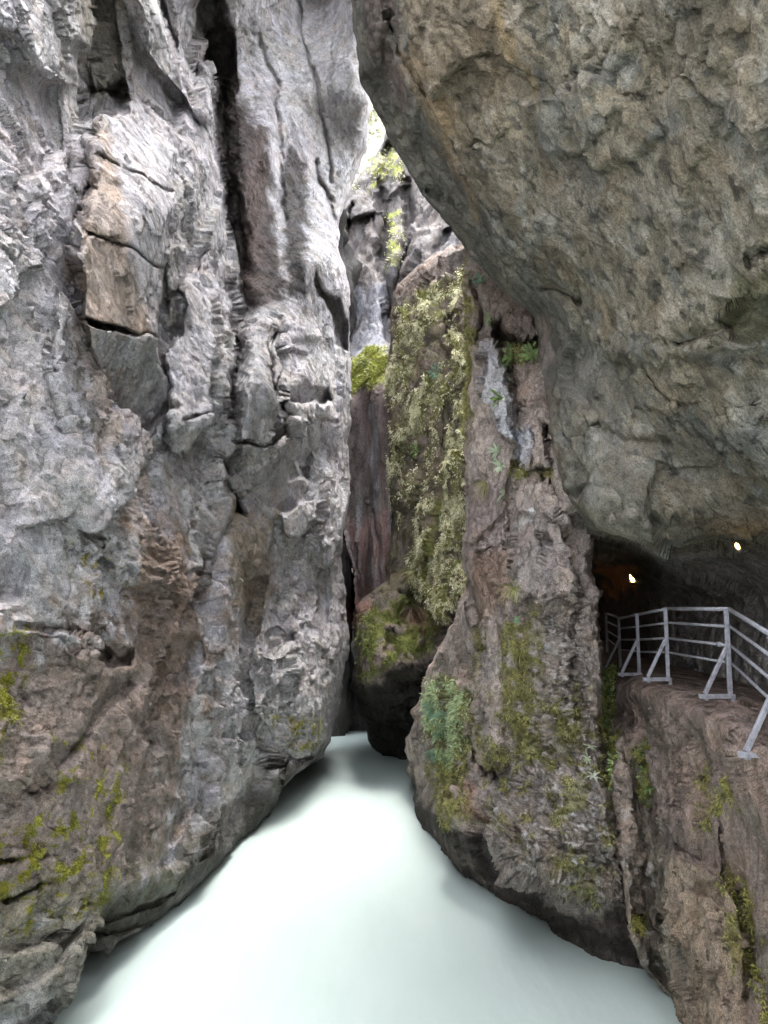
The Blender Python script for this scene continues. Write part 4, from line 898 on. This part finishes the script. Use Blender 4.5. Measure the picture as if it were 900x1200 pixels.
for k, p in enumerate(bases):
    bm = bmesh.new(); bm_bar(bm, p-Vector((0, 0, .02)), p+Vector((0, 0, HT)), .055, .045); bm_bar(bm, p+Vector((0, 0, HT-.012)), p+Vector((0, 0, HT+.003)), .085, .085, bev=.002)
    bobj('post', bm, M_rail, rail)
    if k >= 1:
        e = p+Vector((-.34, 0, .0))
        bm = bmesh.new(); bm_bar(bm, p+Vector((.05, 0, .0)), e+Vector((-.05, 0, 0)), .07, .055); bm_bar(bm, p+Vector((.03, 0, -.12)), p+Vector((.03, 0, -.0)), .05); bm_bar(bm, e+Vector((.03, 0, -.05)), e+Vector((.03, 0, 0)), .05)
        bobj('base_bracket', bm, M_rail, rail)
        bm = bmesh.new(); bm_bar(bm, e+Vector((.02, 0, .03)), p+Vector((-.02, 0, HT*.55)), .045, .05); bobj('brace', bm, M_rail, rail)
for fr, rr in ((1.0, .026), (.8, .019), (.58, .019), (.38, .017)):
    bm = bmesh.new()
    for a, c in zip(bases[:-1], bases[1:]):
        bm_tube(bm, a+Vector((.04, 0, HT*fr-.01)), c+Vector((.04, 0, HT*fr-.01)), rr)
    for a in bases[1:-1]:
        bmesh.ops.create_uvsphere(bm, u_segments=10, v_segments=6, radius=rr*1.02, matrix=Matrix.Translation(a+Vector((.04, 0, HT*fr-.01))))
    bobj('handrail' if fr == 1 else 'rail', bm, M_rail, rail, True)
a, c = bases[3], bases[4]; q = a.lerp(c, .84)+Vector((.04, 0, HT*.58-.01)); dq = (c-a).normalized()
bm = bmesh.new(); bm_tube(bm, q-dq*.04, q+dq*.04, .034, 14); bobj('clamp', bm, M_rail, rail, True)
# ------------------------------------------------------------------ 11 lamps of the gallery
M_case, nt, b = newmat('dark_lamp_housing'); b.inputs['Base Color'].default_value = (.05, .045, .04, 1); b.inputs['Roughness'].default_value = .6
M_bulb, nt, b = newmat('glowing_lamp_glass'); b.inputs['Base Color'].default_value = (.9, .8, .6, 1); b.inputs['Emission Color'].default_value = (1, .66, .26, 1); b.inputs['Emission Strength'].default_value = 2.2
def lamp(loc, ax, ln, label, power):
    r = empty('wall_lamp', loc); tag(r, label, 'lamp', 'wall lamps in the rock gallery')
    ax = Vector(ax).normalized(); o_ = Vector((0, 0, 0))
    bm = bmesh.new(); bm_tube(bm, o_-ax*.01, o_+ax*.05, ln*.36, 16); bm_bar(bm, (0, .0, 0), (.14, .03, .02), .03); bobj('housing', bm, M_case, r, True)
    bm = bmesh.new(); bmesh.ops.create_uvsphere(bm, u_segments=16, v_segments=10, radius=1, matrix=Matrix.Translation(ax*(.05+ln*.5)) @ ax.to_track_quat('Z', 'Y').to_matrix().to_4x4() @ Matrix.Diagonal((ln*.27, ln*.27, ln*.55, 1)))
    bobj('bulb', bm, M_bulb, r, True)
    bm = bmesh.new()
    for k in range(4):
        t = k*math.pi/2; s1 = ax.cross(Vector((.2, 1, .3))).normalized(); s2 = ax.cross(s1); w_ = (s1*math.cos(t)+s2*math.sin(t))*ln*.31
        bm_tube(bm, w_+ax*.04, w_+ax*(.05+ln*1.05), .003, 6)
    bobj('guard', bm, M_case, r)
    l = bpy.data.lights.new('lamp_light', 'POINT'); l.energy = power; l.color = (1, .5, .16); l.shadow_soft_size = .06
    lo = bpy.data.objects.new('lamp_light', l); COL.objects.link(lo); lo.parent = r; lo.location = ax*(.12+ln*1.15)+Vector((-.05, -.05, 0))
lamp(wpt(742, 684, 19.3), (-.1, -.2, 1), .26, 'glowing warm lamp in the dark mouth of the gallery, left of the two', 4)
lamp(wpt(868, 647, 10.6), (-.45, -.2, .7), .09, 'small warm lamp under the overhang at the right, above the railing bend', .03)
# ------------------------------------------------------------------ camera, sky, sun
cam = bpy.data.cameras.new('camera'); co = bpy.data.objects.new('camera', cam); COL.objects.link(co); sc.camera = co
co.location = (0, 0, CZ); co.rotation_euler = (math.pi/2+TH, 0, 0)
cam.sensor_fit = 'HORIZONTAL'; cam.sensor_width = 36; cam.lens = F/900*36; cam.clip_end = 2000; cam.clip_start = .05
wd = bpy.data.worlds.new('World'); sc.world = wd; wd.use_nodes = True; nt = wd.node_tree
sky = nt.nodes.new('ShaderNodeTexSky'); sky.sky_type = 'NISHITA'; sky.sun_disc = False
SE, SR = math.radians(75), math.radians(35)
sky.sun_elevation = SE; sky.sun_rotation = SR; sky.dust_density = 3.0; sky.altitude = 600
hs = nt.nodes.new('ShaderNodeHueSaturation'); hs.inputs['Saturation'].default_value = .15
bg = nt.nodes['Background']; nt.links.new(sky.outputs[0], hs.inputs['Color']); nt.links.new(hs.outputs[0], bg.inputs[0]); bg.inputs[1].default_value = .15
sl = bpy.data.lights.new('sun', 'SUN'); so = bpy.data.objects.new('sun', sl); COL.objects.link(so)
sl.energy = .7; sl.angle = math.radians(30); sl.color = (1, .96, .9)
from mathutils import Vector
d = Vector((math.sin(SR)*math.cos(SE), math.cos(SR)*math.cos(SE), math.sin(SE)))
so.rotation_euler = d.to_track_quat('Z', 'Y').to_euler()
vs = sc.view_settings; vs.view_transform = 'Standard'; vs.look = 'None'; vs.gamma = 1; vs.exposure = 3.45
sc.cycles.max_bounces = 6; sc.cycles.diffuse_bounces = 4; sc.cycles.glossy_bounces = 2; sc.cycles.caustics_reflective = False; sc.cycles.caustics_refractive = False; sc.cycles.use_adaptive_sampling = True; sc.cycles.adaptive_threshold = .03
